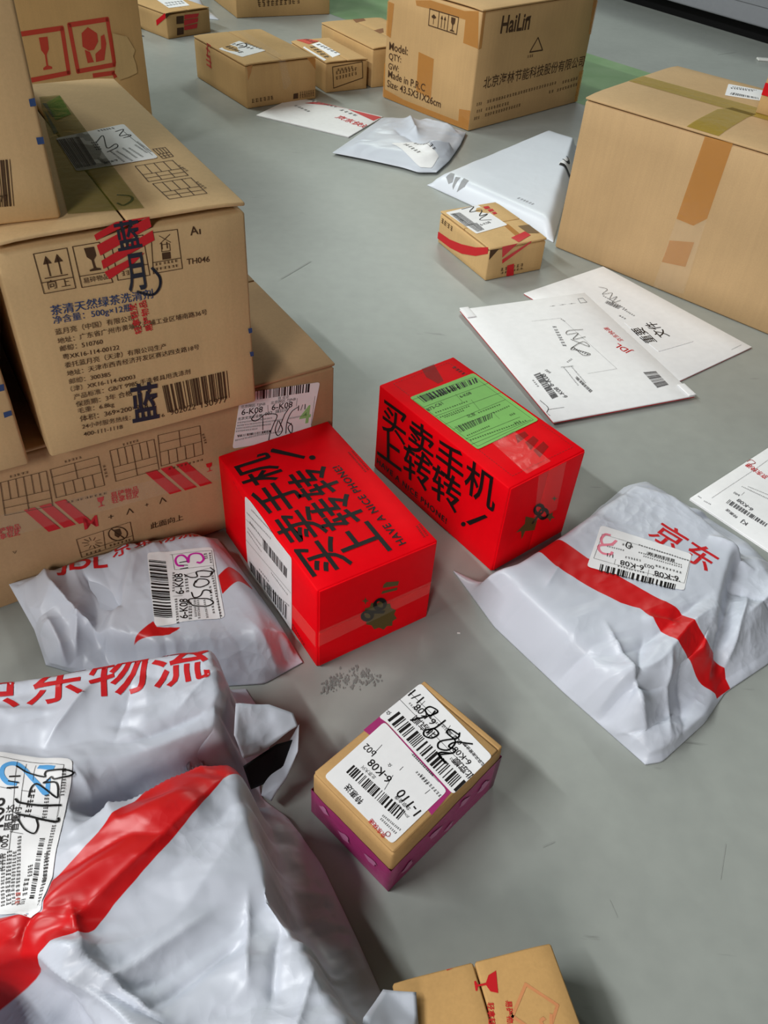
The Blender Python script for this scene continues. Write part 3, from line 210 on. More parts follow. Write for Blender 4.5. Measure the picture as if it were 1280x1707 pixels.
BAGP={
 'J':[
  ('stripe',None,[('p',[(.1895,.6401),(.219,.6101),(.2504,.5862),(.2853,.5602),(.3033,.547),(.3189,.5258),(.3313,.5144),(.3509,.5102),(.3573,.4911),(.3376,.4759),(.3364,.4808),(.3085,.4908),(.2855,.5099),(.2759,.5247),(.2629,.5438),(.2446,.5492),(.2138,.5699),(.1848,.5935),(.1632,.624)])]),
  ('red_print',None,[('t','京东',(.2891,.6516),(.343,.6013),1,1)]),
  ('label',[(.2412,.6621),(.3338,.6283),(.3138,.5729),(.2164,.5962)],[('b',[(.2314,.6016),(.3076,.5806),(.3045,.573),(.2284,.5911)],3),('t','6-K08',(.3122,.5926),(.288,.5986),1,.8),('t','6-K08',(.2778,.604),(.2538,.6101),1,.8),('l',[(.2403,.6473),(.329,.6172),(.3161,.5835),(.2253,.6092),(.2403,.6473)],.3),('t','003',(.2887,.6052),(.2787,.6074)),('m',(.3284,.6183),(.2774,.6363),2,20),('b',[(.2853,.6258),(.3129,.6177),(.3115,.6131),(.2838,.6219)],6),('m',(.3195,.6107),(.2753,.6247),2,20),('m',(.3188,.6073),(.2793,.6196),2,18),('m',(.3171,.5996),(.29,.6075),3,8),('m',(.3127,.5863),(.284,.5928),2,10),('m',(.2766,.5952),(.249,.6019),2,10),('m',(.2764,.6126),(.2593,.6163),3,6),('m',(.2717,.6323),(.2592,.6355),3,4),('l',[(.282,.599),(.2788,.5901)],.3),('l',[(.2488,.6107),(.246,.6027)],.3),('t','1/1',(.2474,.6172),(.2411,.6187),1,.5),('m',(.2608,.6254),(.242,.6301),2,8),('l',[(.2698,.6355),(.267,.6283),(.2634,.6314),(.266,.6374),(.2692,.6366)],1.2)]),
  ('pink_stamp',None,[('l',[(.2486,.647),(.2436,.6472),(.2381,.64),(.2381,.632),(.2421,.6313),(.249,.6332),(.2538,.6383)],3),('l',[(.2488,.632),(.2421,.6308),(.2345,.6293),(.2329,.6234),(.2362,.6182),(.2442,.6175),(.2467,.6205)],3)]),
 ],
 'G':[
  ('stripe',None,[('p',[(-.1483,.5834),(-.1336,.5634),(-.1532,.524),(-.1624,.5481)]),('p',[(-.2263,.4619),(-.2107,.4842),(-.2057,.4779),(-.1832,.4795),(-.1915,.4697),(-.2158,.4645)])]),
  ('stripe',None,[('p',[(-.2923,.4399),(-.2535,.4514),(-.2496,.4478),(-.2721,.4377),(-.2876,.4312)])]),
  ('red_print',None,[('t','JDL',(-.3211,.5344),(-.2754,.5513),.8,2),('t','京东物流',(-.2749,.566),(-.1949,.6018),.8,.9)]),
  ('label',[(-.2399,.5703),(-.1768,.5873),(-.1449,.4958),(-.2072,.4777)],[('b',[(-.2182,.5614),(-.1931,.4889),(-.2106,.4881),(-.2352,.5602)],3),('t','6-K08',(-.1786,.4894),(-.1853,.5149),1,.8),('t','6-K08',(-.1898,.5206),(-.1977,.5476),1,.8),('l',[(-.2166,.5713),(-.1764,.5815),(-.1488,.4944)],.3),('l',[(-.2142,.5716),(-.2067,.551),(-.1696,.5606)],.3),('m',(-.1855,.4828),(-.1953,.5138),2,10),('m',(-.1996,.5217),(-.2062,.5489),2,8),('m',(-.1744,.4878),(-.1805,.5113),3,6),('m',(-.1856,.5232),(-.1925,.546),3,6),('m',(-.1673,.4905),(-.1745,.516),2,10),('m',(-.1708,.4921),(-.1776,.5157),2,10),('m',(-.1602,.4932),(-.1683,.5166),2,10),('m',(-.1477,.4965),(-.17,.555),2,18),('m',(-.1553,.4997),(-.1664,.5336),2,10),('l',[(-.1996,.5154),(-.1908,.518)],.3),('t','1/1',(-.1937,.5546),(-.1967,.5644)),('m',(-.1771,.5688),(-.1806,.5775),3,3),('l',[(-.1941,.5458),(-.1721,.557)],.3),('m',(-.1719,.5637),(-.1768,.5791),2,5)]),
  ('handwriting',None,[('l',[(-.1839,.5089),(-.1822,.5152),(-.1668,.5168),(-.1595,.5124),(-.1648,.5078),(-.1771,.5065),(-.1828,.511)],1.2),('l',[(-.1833,.5234),(-.1796,.5175),(-.1738,.5202),(-.1721,.5267),(-.1674,.5272),(-.1636,.5244)],1.2),('l',[(-.1827,.5383),(-.1828,.5319),(-.1761,.5305),(-.1692,.5355),(-.1719,.5406),(-.18,.5408),(-.1822,.5362)],1.2),('l',[(-.1956,.5456),(-.1883,.5421),(-.1823,.5438),(-.1845,.5501),(-.176,.5521),(-.1691,.5507),(-.1712,.545),(-.1791,.5441)],1.2),('l',[(-.1721,.557),(-.1672,.5531),(-.1703,.5483)],1.2)]),
  ('pink_stamp',None,[('l',[(-.1992,.5574),(-.2051,.5579),(-.209,.5642),(-.208,.57),(-.2034,.5716),(-.1983,.5676),(-.1965,.5633)],2.2),('l',[(-.1954,.5623),(-.1967,.5712),(-.1926,.5751),(-.1858,.5747),(-.1814,.5683),(-.1832,.5629),(-.1866,.5632)],2.2)]),
 ],
 'H':[
  ('stripe',None,[('p',[(-.1021,.3307),(-.1217,.3213),(-.1487,.281),(-.1878,.23),(-.1985,.2152),(-.1943,.1923),(-.2467,.1884),(-.2586,.1645),(-.2411,.127),(-.2081,.1498),(-.1958,.1596),(-.1857,.1705),(-.163,.1827),(-.1598,.1858),(-.1527,.2022),(-.1308,.2362),(-.11,.2751),(-.0938,.3014)])]),
  ('red_print',None,[('t','京东物流',(-.3117,.3293),(-.1278,.3796),.9,1)]),
  ('label',[(-.2908,.3031),(-.2131,.3012),(-.1951,.1929),(-.2011,.1898),(-.2611,.1973)],[('t','6-K08',(-.2399,.2364),(-.25,.2687),1,.9),('b',[(-.2129,.2422),(-.206,.2029),(-.2093,.2032),(-.2163,.2421)],5),('t','002',(-.2354,.2345),(-.238,.243),1,.3),('t','隔日达',(-.2375,.2465),(-.242,.2641),.9,.4),('t','企业部',(-.2331,.2185),(-.2364,.2303),1,.6),('t','1/1',(-.2438,.2759),(-.2455,.2855),1,.5),('l',[(-.2668,.2981),(-.2177,.2957),(-.21,.2543),(-.2242,.2555)],.3),('l',[(-.2524,.2962),(-.2335,.2324)],.3),('l',[(-.2454,.2951),(-.2387,.2664),(-.2363,.2443)],.3),('l',[(-.2377,.2944),(-.2353,.2825)],.3),('l',[(-.2587,.2759),(-.2481,.2747)],.3),('l',[(-.2416,.2332),(-.234,.2327)],.3),('l',[(-.238,.245),(-.2287,.2442)],.3),('l',[(-.2409,.2745),(-.2346,.2742)],.3),('m',(-.2211,.1997),(-.232,.2333),3,14),('m',(-.2181,.1993),(-.2288,.2328),2.2,16),('m',(-.2144,.1989),(-.2295,.2433),2.2,20),('m',(-.2127,.2172),(-.2148,.225),3,4),('m',(-.2121,.2059),(-.2142,.2164),3,4),('m',(-.2113,.1991),(-.212,.2039),3,3),('m',(-.1994,.1987),(-.2094,.2536),2.6,26),('m',(-.2012,.2117),(-.207,.233),2.4,12),('m',(-.2249,.1987),(-.2351,.2308),2.2,16),('t','自营付',(-.2328,.2469),(-.2367,.2633),.9,.4),('m',(-.2286,.2559),(-.2317,.2769),4,6),('m',(-.2174,.2569),(-.2214,.2745),3,8),('m',(-.2112,.2745),(-.2158,.2937),2.2,10)]),
  ('blue_stamp',None,[('l',[(-.2466,.279),(-.2523,.2794),(-.258,.284),(-.2598,.2903),(-.2563,.2939),(-.2507,.2937),(-.2435,.2896),(-.2335,.2818),(-.2237,.2743),(-.2246,.2835)],3.2),('l',[(-.2344,.2931),(-.2243,.2928)],3.2)]),
  ('red_stamp',None,[('m',(-.2153,.1995),(-.2169,.2084),3,3)]),
  ('handwriting',None,[('l',[(-.2514,.2924),(-.2413,.288),(-.2285,.2857),(-.2287,.2883),(-.2263,.2906),(-.2114,.2915),(-.2126,.2879),(-.2202,.2847),(-.2231,.2861),(-.2258,.2825),(-.2271,.2815)],1.1),('l',[(-.2344,.2705),(-.2347,.2767),(-.232,.2799),(-.2256,.2774),(-.2161,.2728),(-.2153,.275),(-.2186,.2823),(-.2277,.2811)],1.1),('l',[(-.2426,.2677),(-.2384,.2656),(-.2236,.2654),(-.2113,.2679)],1.5),('l',[(-.2367,.2573),(-.2288,.2567),(-.22,.2555),(-.2093,.2555),(-.2095,.2583)],1.5),('l',[(-.2238,.2555),(-.2208,.2503),(-.2215,.2451),(-.2284,.2473),(-.2341,.2523),(-.2354,.2538)],1)]),
 ],
 'E':[
  ('label',[(-.0492,1.9002),(-.0012,1.9225),(.0572,1.8558),(.0432,1.8046),(.0192,1.7993)],[('m',(-.024,1.8958),(.0124,1.8498),9,6),('m',(-.0007,1.9054),(.0469,1.8658),8,7)]),
  ('printed_text',None,[('p',[(-.1504,1.7971),(-.1383,1.8038),(-.1376,1.7803),(-.1519,1.7826)]),('p',[(-.1334,1.797),(-.1191,1.7946),(-.1249,1.7792),(-.1362,1.7806)]),('m',(-.069,1.8074),(-.0314,1.792),12,5),('l',[(.0247,1.7357),(.0342,1.7414),(.0358,1.7233),(.0277,1.7179),(.0247,1.7357)],2)]),
 ],
 'F':[
  ('printed_text',None,[('p',[(.0731,1.7208),(.0825,1.7333),(.0904,1.7279),(.0875,1.703),(.0797,1.7048)]),('p',[(.0929,1.7145),(.1034,1.7097),(.09,1.6898),(.088,1.6962)]),('p',[(.1099,1.7076),(.1202,1.696),(.112,1.6808),(.0978,1.6812)]),('m',(.2135,1.6229),(.2442,1.5946),8,6)]),
  ('label',[(.3176,1.8322),(.3528,1.8981),(.3718,1.8904),(.3518,1.8171)],[('p',[(.3239,1.8396),(.348,1.8312),(.3421,1.8165),(.3193,1.8265)]),('l',[(.3319,1.8621),(.3397,1.8561),(.3476,1.8772),(.3428,1.884)],3)]),
 ],
}
# ------------------------------------------------------------------ materials
MATS = {}
def s2l(c):
    return tuple(((v / 255) / 12.92 if v / 255 <= 0.04045 else ((v / 255 + 0.055) / 1.055) ** 2.4) for v in c) + (1,)
def newmat(name):
    m = bpy.data.materials.new(name); m.use_nodes = True
    nt = m.node_tree; b = nt.nodes['Principled BSDF']
    MATS[name] = m
    return m, nt, b
def nd(nt, t, **kw):
    n = nt.nodes.new(t)
    for k, v in kw.items(): setattr(n, k, v)
    return n
def plain(name, rgb, rough=0.6, spec=0.3, lift=0.0, bump=0.0, bscale=60):
    """one colour with a faint grain"""
    m, nt, b = newmat(name)
    tc = nd(nt, 'ShaderNodeTexCoord')
    nz = nd(nt, 'ShaderNodeTexNoise'); nz.inputs['Scale'].default_value = 90; nz.inputs['Detail'].default_value = 4
    nt.links.new(tc.outputs['Object'], nz.inputs['Vector'])
    mx = nd(nt, 'ShaderNodeMix', data_type='RGBA')
    c = s2l(rgb)
    mx.inputs['A'].default_value = tuple(v * 0.93 for v in c[:3]) + (1,)
    mx.inputs['B'].default_value = tuple(min(1, v * 1.05) for v in c[:3]) + (1,)
    nt.links.new(nz.outputs['Fac'], mx.inputs['Factor'])
    nt.links.new(mx.outputs['Result'], b.inputs['Base Color'])
    b.inputs['Roughness'].default_value = rough
    b.inputs['Specular IOR Level'].default_value = spec
    if bump:
        n2 = nd(nt, 'ShaderNodeTexNoise'); n2.inputs['Scale'].default_value = bscale; n2.inputs['Detail'].default_value = 3
        nt.links.new(tc.outputs['Object'], n2.inputs['Vector'])
        bp = nd(nt, 'ShaderNodeBump'); bp.inputs['Strength'].default_value = bump; bp.inputs['Distance'].default_value = 0.002
        nt.links.new(n2.outputs['Fac'], bp.inputs['Height']); nt.links.new(bp.outputs['Normal'], b.inputs['Normal'])
    return m
def cardboard(name, rgb, seed=0.0, vscale=1.0):
    m, nt, b = newmat(name)
    tc = nd(nt, 'ShaderNodeTexCoord')
    mp = nd(nt, 'ShaderNodeMapping'); mp.inputs['Location'].default_value = (seed, seed * 0.7, 0)
    nt.links.new(tc.outputs['Object'], mp.inputs['Vector'])
    big = nd(nt, 'ShaderNodeTexNoise'); big.inputs['Scale'].default_value = 9; big.inputs['Detail'].default_value = 5
    fin = nd(nt, 'ShaderNodeTexNoise'); fin.inputs['Scale'].default_value = 420; fin.inputs['Detail'].default_value = 3
    st = nd(nt, 'ShaderNodeMapping'); st.inputs['Scale'].default_value = (150, 150, 6)
    nt.links.new(tc.outputs['Object'], st.inputs['Vector'])
    flu = nd(nt, 'ShaderNodeTexNoise'); flu.inputs['Scale'].default_value = 1.0; flu.inputs['Detail'].default_value = 2
    nt.links.new(st.outputs['Vector'], flu.inputs['Vector'])
    for n in (big, fin): nt.links.new(mp.outputs['Vector'], n.inputs['Vector'])
    a = nd(nt, 'ShaderNodeMath', operation='MULTIPLY_ADD'); a.inputs[1].default_value = 0.55; nt.links.new(big.outputs['Fac'], a.inputs[0])
    a2 = nd(nt, 'ShaderNodeMath', operation='MULTIPLY'); a2.inputs[1].default_value = 0.25; nt.links.new(fin.outputs['Fac'], a2.inputs[0])
    nt.links.new(a2.outputs[0], a.inputs[2])
    a3 = nd(nt, 'ShaderNodeMath', operation='MULTIPLY_ADD'); a3.inputs[1].default_value = 0.2
    nt.links.new(flu.outputs['Fac'], a3.inputs[0]); nt.links.new(a.outputs[0], a3.inputs[2])
    rp = nd(nt, 'ShaderNodeValToRGB')
    c = s2l(rgb)
    rp.color_ramp.elements[0].position = 0.25; rp.color_ramp.elements[1].position = 0.75
    rp.color_ramp.elements[0].color = tuple(v * 0.82 for v in c[:3]) + (1,)
    rp.color_ramp.elements[1].color = tuple(min(1, v * 1.12) for v in c[:3]) + (1,)
    nt.links.new(a3.outputs[0], rp.inputs['Fac']); nt.links.new(rp.outputs['Color'], b.inputs['Base Color'])
    b.inputs['Roughness'].default_value = 0.72; b.inputs['Specular IOR Level'].default_value = 0.22
    bp = nd(nt, 'ShaderNodeBump'); bp.inputs['Strength'].default_value = 0.22; bp.inputs['Distance'].default_value = 0.0015
    nt.links.new(a3.outputs[0], bp.inputs['Height']); nt.links.new(bp.outputs['Normal'], b.inputs['Normal'])
    return m
def tape(name, rgb, alpha, rough=0.18, spec=0.5):
    """thin glossy film, part clear"""
    m, nt, b = newmat(name)
    b.inputs['Base Color'].default_value = s2l(rgb)
    b.inputs['Roughness'].default_value = rough; b.inputs['Specular IOR Level'].default_value = spec
    tc = nd(nt, 'ShaderNodeTexCoord')
    nz = nd(nt, 'ShaderNodeTexNoise'); nz.inputs['Scale'].default_value = 45; nz.inputs['Detail'].default_value = 3; nz.inputs['Distortion'].default_value = 1.2
    nt.links.new(tc.outputs['Object'], nz.inputs['Vector'])
    bp = nd(nt, 'ShaderNodeBump'); bp.inputs['Strength'].default_value = 0.35; bp.inputs['Distance'].default_value = 0.003
    nt.links.new(nz.outputs['Fac'], bp.inputs['Height']); nt.links.new(bp.outputs['Normal'], b.inputs['Normal'])
    tr = nd(nt, 'ShaderNodeBsdfTransparent'); mx = nd(nt, 'ShaderNodeMixShader'); mx.inputs[0].default_value = alpha
    nt.links.new(tr.outputs[0], mx.inputs[1]); nt.links.new(b.outputs[0], mx.inputs[2])
    nt.links.new(mx.outputs[0], nt.nodes['Material Output'].inputs['Surface'])
    return m
def film(name, rgb, ink=(200, 22, 26), back=None, rough=0.38, bump=0.8):
    """printed polythene: the 'ink' attribute is the signed distance to the printed stripe"""
    m, nt, b = newmat(name)
    tc = nd(nt, 'ShaderNodeTexCoord')
    at = nd(nt, 'ShaderNodeAttribute', attribute_name='ink')
    mr = nd(nt, 'ShaderNodeMapRange'); mr.inputs['From Min'].default_value = -0.0002; mr.inputs['From Max'].default_value = 0.0003
    nt.links.new(at.outputs['Fac'], mr.inputs['Value'])
    nz = nd(nt, 'ShaderNodeTexNoise'); nz.inputs['Scale'].default_value = 14; nz.inputs['Detail'].default_value = 4
    nt.links.new(tc.outputs['Object'], nz.inputs['Vector'])
    base = nd(nt, 'ShaderNodeMix', data_type='RGBA'); c = s2l(rgb)
    base.inputs['A'].default_value = tuple(v * 0.94 for v in c[:3]) + (1,); base.inputs['B'].default_value = tuple(min(1, v * 1.04) for v in c[:3]) + (1,)
    nt.links.new(nz.outputs['Fac'], base.inputs['Factor'])
    mx = nd(nt, 'ShaderNodeMix', data_type='RGBA'); mx.inputs['B'].default_value = s2l(ink)
    nt.links.new(mr.outputs[0], mx.inputs['Factor']); nt.links.new(base.outputs['Result'], mx.inputs['A'])
    nt.links.new(mx.outputs['Result'], b.inputs['Base Color'])
    b.inputs['Roughness'].default_value = rough; b.inputs['Specular IOR Level'].default_value = 0.45
    # small crumples: facets from distorted cells at two sizes
    ds = nd(nt, 'ShaderNodeTexNoise'); ds.inputs['Scale'].default_value = 22; ds.inputs['Detail'].default_value = 2
    nt.links.new(tc.outputs['Object'], ds.inputs['Vector'])
    ad = nd(nt, 'ShaderNodeVectorMath', operation='MULTIPLY_ADD'); ad.inputs[1].default_value = (0.03, 0.03, 0.03)
    nt.links.new(ds.outputs['Color'], ad.inputs[0]); nt.links.new(tc.outputs['Object'], ad.inputs[2])
    hs = []
    for sc, k in ((45, 1.0), (110, 0.35)):
        v = nd(nt, 'ShaderNodeTexVoronoi', feature='F1'); v.inputs['Scale'].default_value = sc
        nt.links.new(ad.outputs[0], v.inputs['Vector'])
        q = nd(nt, 'ShaderNodeMath', operation='MULTIPLY'); q.inputs[1].default_value = k
        nt.links.new(v.outputs['Distance'], q.inputs[0]); hs.append(q)
    sm = nd(nt, 'ShaderNodeMath', operation='ADD'); nt.links.new(hs[0].outputs[0], sm.inputs[0]); nt.links.new(hs[1].outputs[0], sm.inputs[1])
    msk = nd(nt, 'ShaderNodeTexNoise'); msk.inputs['Scale'].default_value = 11; nt.links.new(tc.outputs['Object'], msk.inputs['Vector'])
    mm = nd(nt, 'ShaderNodeMapRange'); mm.inputs['From Min'].default_value = 0.42; mm.inputs['From Max'].default_value = 0.68
    nt.links.new(msk.outputs['Fac'], mm.inputs['Value'])
    ms = nd(nt, 'ShaderNodeMath', operation='MULTIPLY'); ms.inputs[1].default_value = bump; nt.links.new(mm.outputs[0], ms.inputs[0])
    bp = nd(nt, 'ShaderNodeBump'); bp.inputs['Distance'].default_value = 0.0022
    nt.links.new(ms.outputs[0], bp.inputs['Strength']); nt.links.new(sm.outputs[0], bp.inputs['Height']); nt.links.new(bp.outputs['Normal'], b.inputs['Normal'])
    return m

CARD = {k: cardboard('cardboard_' + k, rgb, i * 3.1) for i, (k, rgb) in enumerate(dict(
    th046=(206, 173, 127), lower=(184, 148, 110), hailin=(196, 160, 112), right=(190, 158, 116), small=(196, 162, 116), smile=(205, 170, 118),
    far=(192, 156, 106), tall=(210, 170, 114), pink=(184, 146, 96), q=(196, 154, 98)).items())}
RED = plain('red_board', (244, 6, 22), 0.55, 0.06)
WHITEP = plain('white_paper', (236, 236, 238), 0.5, 0.3)
ENVW = plain('white_card', (238, 238, 240), 0.5, 0.3, bump=0.1, bscale=30)
GREENP = plain('green_paper', (136, 202, 102), 0.5, 0.3)
BLACK = plain('black_ink', (24, 20, 20), 0.5, 0.3)
DOCINK = plain('grey_black_ink', (84, 84, 88), 0.5, 0.3)
PEN = plain('pen_ink', (12, 12, 14), 0.4, 0.4)
BROWNINK = plain('brown_ink', (76, 54, 36), 0.6, 0.2)
FADED = plain('faded_ink', (120, 96, 66), 0.6, 0.2)
REDINK = plain('red_ink', (196, 26, 34), 0.45, 0.4)
REDFADE = plain('faded_red_ink', (196, 66, 48), 0.5, 0.3)
ORANGEFADE = plain('faded_orange_ink', (206, 138, 92), 0.6, 0.2)
BLUEINK = plain('blue_ink', (46, 68, 112), 0.5, 0.3)
NAVY = plain('navy_ink', (26, 30, 48), 0.35, 0.5)
OLIVE = plain('olive_ink', (92, 74, 22), 0.4, 0.4)
GREYINK = plain('grey_ink', (150, 152, 156), 0.5, 0.3)
GREENINK = plain('green_ink', (150, 205, 130), 0.5, 0.3)
SKYINK = plain('sky_blue_ink', (90, 165, 225), 0.5, 0.3)
MAGENTA = plain('magenta_ink', (205, 40, 165), 0.5, 0.3)
PINKINK = plain('pink_ink', (232, 130, 150), 0.5, 0.3)
PINK = plain('pink_tape_film', (162, 50, 110), 0.35, 0.4, bump=0.4, bscale=70)
PINKLIGHT = plain('pale_pink_print', (190, 118, 160), 0.35, 0.5)
BROWNTAPE = tape('brown_tape_film', (196, 132, 58), 0.6)
REDBROWN = tape('dark_tape_film', (110, 26, 16), 0.45, 0.4, 0.1)
YELLOWTAPE = tape('yellow_tape_film', (176, 150, 40), 0.62)
YTINT = tape('tinted_tape_film', (122, 120, 40), 0.48, 0.14)
CLEAR = tape('clear_tape_film', (236, 230, 214), 0.07, 0.1)
GREENTAPE = tape('green_tape_film', (92, 140, 50), 0.6)
TORN = cardboard('torn_cardboard', (204, 172, 120), 5.5)
REDT = plain('red_tape_film', (200, 16, 30), 0.28, 0.5)
FILM = film('bag_film', (197, 202, 214))
FILMG = film('grey_bag_film', (205, 211, 222), bump=0.3)
FILMW = film('white_bag_film', (218, 224, 234), bump=0.12)
FILMD = film('dark_bag_film', (110, 118, 130))
LINER = plain('bag_liner', (150, 154, 160), 0.4, 0.4)

# ------------------------------------------------------------------ objects
def link(name, verts, faces, mat, parent=None, smooth=False):
    me = bpy.data.meshes.new(name)
    me.from_pydata([tuple(v) for v in verts], [], [tuple(f) for f in faces])
    for m in (mat if isinstance(mat, (list, tuple)) else [mat]): me.materials.append(m)
    if smooth:
        me.polygons.foreach_set('use_smooth', [True] * len(me.polygons))
    me.update()
    o = bpy.data.objects.new(name, me)
    COL.objects.link(o)
    if parent is not None: o.parent = parent
    return o
def thing(name, label, cat, loc=(0, 0, 0), rotz=0.0, group=None):
    o = bpy.data.objects.new(name, None)
    o.empty_display_size = 0.02
    o.location = loc; o.rotation_euler = (0, 0, rotz)
    o['label'] = label; o['category'] = cat
    if group: o['group'] = group
    COL.objects.link(o)
    return o
def lines(a, b, r, n):
    """grid lines from a to b, close together near the rounded ends"""
    t = [0, 0.3, 1.0]
    e = [a + r * q for q in t]
    m = [a + r + (b - a - 2 * r) * i / n for i in range(1, n)]
    return e + m + [b - r * q for q in t[::-1]]
def rbox(lo, hi, r, n=6, amp=0.0, seed=0, wear=0.0):
    """box with rounded edges on a grid, a little uneven"""
    L = [lines(lo[k], hi[k], min(r, (hi[k] - lo[k]) * 0.3), n) for k in range(3)]
    idx = {}; V = []; F = []
    S = [len(l) - 1 for l in L]
    def vid(i, j, k):
        key = (i, j, k)
        if key not in idx:
            p = Vector((L[0][i], L[1][j], L[2][k]))
            rr = [min(r, (hi[q] - lo[q]) * 0.3) for q in range(3)]
            c = Vector([min(max(p[q], lo[q] + rr[q]), hi[q] - rr[q]) for q in range(3)])
            d = p - c
            if d.length > 1e-9:
                nrm = d.normalized(); rad = min(rr)
                ext = sum(1 for q in range(3) if abs(d[q]) > 1e-9)
                if ext > 1: p = c + nrm * rad * (1 - wear * (0.5 + 0.5 * noise.noise(p * 40 + Vector((seed, 0, 0)))))
            if amp and d.length > 1e-9:
                q = p * 9 + Vector((seed * 7.3, seed, 0))
                p = p - nrm * amp * (abs(noise.noise(q)) + 0.4 * abs(noise.noise(q * 3)))
            idx[key] = len(V); V.append(p)
        return idx[key]
    for (a, b, c) in ((0, 1, 2), (1, 2, 0), (2, 0, 1)):
        for side in (0, 1):
            for i in range(S[a]):
                for j in range(S[b]):
                    q = []
                    for (di, dj) in ((0, 0), (1, 0), (1, 1), (0, 1)):
                        w = [0, 0, 0]; w[a] = i + di; w[b] = j + dj; w[c] = side * S[c]
                        q.append(vid(*w))
                    F.append(q if side else q[::-1])
    return V, F

# ------------------------------------------------------------------ print
TXT = {}
def text2d(s, bold):
    """flat outline of a string, scaled to unit width"""
    key = (s, round(bold, 2))
    if key not in TXT:
        cu = bpy.data.curves.new('t', 'FONT')
        cu.body = s; cu.resolution_u = 3; cu.fill_mode = 'BOTH'; cu.offset = bold * 0.012
        if s.startswith('HAVE'): cu.space_character = 1.18
        o = bpy.data.objects.new('t', cu)
        COL.objects.link(o)
        bpy.context.view_layer.update()
        me = bpy.data.meshes.new_from_object(o.evaluated_get(bpy.context.evaluated_depsgraph_get()))
        vs = [(v.co.x, v.co.y) for v in me.vertices]; fs = [tuple(p.vertices) for p in me.polygons]
        bpy.data.objects.remove(o); bpy.data.curves.remove(cu); bpy.data.meshes.remove(me)
        if vs:
            x0 = min(v[0] for v in vs); x1 = max(v[0] for v in vs); y0 = min(v[1] for v in vs)
            k = 1.0 / max(1e-6, x1 - x0)
            vs = [((x - x0) * k, (y - y0) * k) for x, y in vs]
        TXT[key] = (vs, fs)
    return TXT[key]
def build_items(items, flip=False):
    """2-D mesh of text, bars, lines and patches in face coordinates (metres)"""
    V = []; F = []
    def quad(a, b, c, d):
        n = len(V); V.extend([a, b, c, d]); F.append((n, n + 1, n + 2, n + 3))
    sg = -1 if flip else 1
    for it in items:
        k = it[0]
        if k == 't':
            s, p0, p1 = it[1], it[2], it[3]; hs = it[4] if len(it) > 4 else 1; bo = it[5] if len(it) > 5 else 0.2
            vs, fs = text2d(s, bo)
            d = np.array([(p1[0] - p0[0]) * sg, p1[1] - p0[1]]); L = np.hypot(*d); e = d; up = np.array([-d[1], d[0]]) * hs
            n = len(V)
            for x, y in vs:
                q = np.array([p0[0] * sg, p0[1]]) + e * x + up * y
                V.append((q[0] * sg, q[1]))
            F.extend(tuple(i + n for i in f) for f in fs)
        elif k == 'm':                                   # lines too small to read
            p0, p1 = np.array(it[1]), np.array(it[2]); h = it[3] * 0.001; n = it[4]
            d = p1 - p0; L = np.hypot(*d); e = d / L; up = np.array([-e[1], e[0]]) * sg
            w = L / n; rng = random.Random(int(abs(p0[0] * 1e5 + p1[1] * 7e4)))
            for i in range(n):
                o = p0 + e * w * i
                for yy in (0.05, 0.42, 0.8):
                    a = o + e * w * rng.uniform(0.02, 0.2) + up * h * yy; b = o + e * w * rng.uniform(0.6, 0.85) + up * h * yy
                    quad(a, b, b + up * h * 0.13, a + up * h * 0.13)
                x = rng.uniform(0.15, 0.6); a = o + e * w * x; b = a + e * w * 0.14
                quad(a, b, b + up * h, a + up * h)
        elif k == 'p':
            n = len(V); V.extend(tuple(q) for q in it[1]); F.append(tuple(range(n, n + len(it[1]))))
        elif k == 'l':
            P = [np.array(q, float) for q in it[1]]; w = it[2] * 0.0005
            if it[2] >= 0.8 and len(P) >= 4 and np.hypot(*(P[0] - P[-1])) > 1e-5:      # pen strokes are curves
                E = [2 * P[0] - P[1]] + P + [2 * P[-1] - P[-2]]; Q = []
                for i in range(1, len(E) - 2):
                    for t in (0, 0.2, 0.4, 0.6, 0.8):
                        Q.append(0.5 * (2 * E[i] + (E[i + 1] - E[i - 1]) * t + (2 * E[i - 1] - 5 * E[i] + 4 * E[i + 1] - E[i + 2]) * t * t + (3 * E[i] - E[i - 1] - 3 * E[i + 1] + E[i + 2]) * t ** 3))
                P = Q + [P[-1]]
            for a, b in zip(P, P[1:]):
                d = b - a; L = np.hypot(*d)
                if L < 1e-7: continue
                e = d / L; m = np.array([-e[1], e[0]]) * w; a2 = a - e * w * 0.6; b2 = b + e * w * 0.6
                quad(a2 - m, b2 - m, b2 + m, a2 + m)
        elif k == 'b':
            a, b, c, d = [np.array(q, float) for q in it[1]]; rng = random.Random(it[2])
            t = 0.0
            mod = 1.0 / 95
            while t < 1:
                bw = mod * rng.choice((1, 1, 2, 3)); 
                t1 = min(1, t + bw)
                quad(a + (b - a) * t, a + (b - a) * t1, d + (c - d) * t1, d + (c - d) * t)
                t = t1 + mod * rng.choice((1, 1, 2, 3))
    return V, F
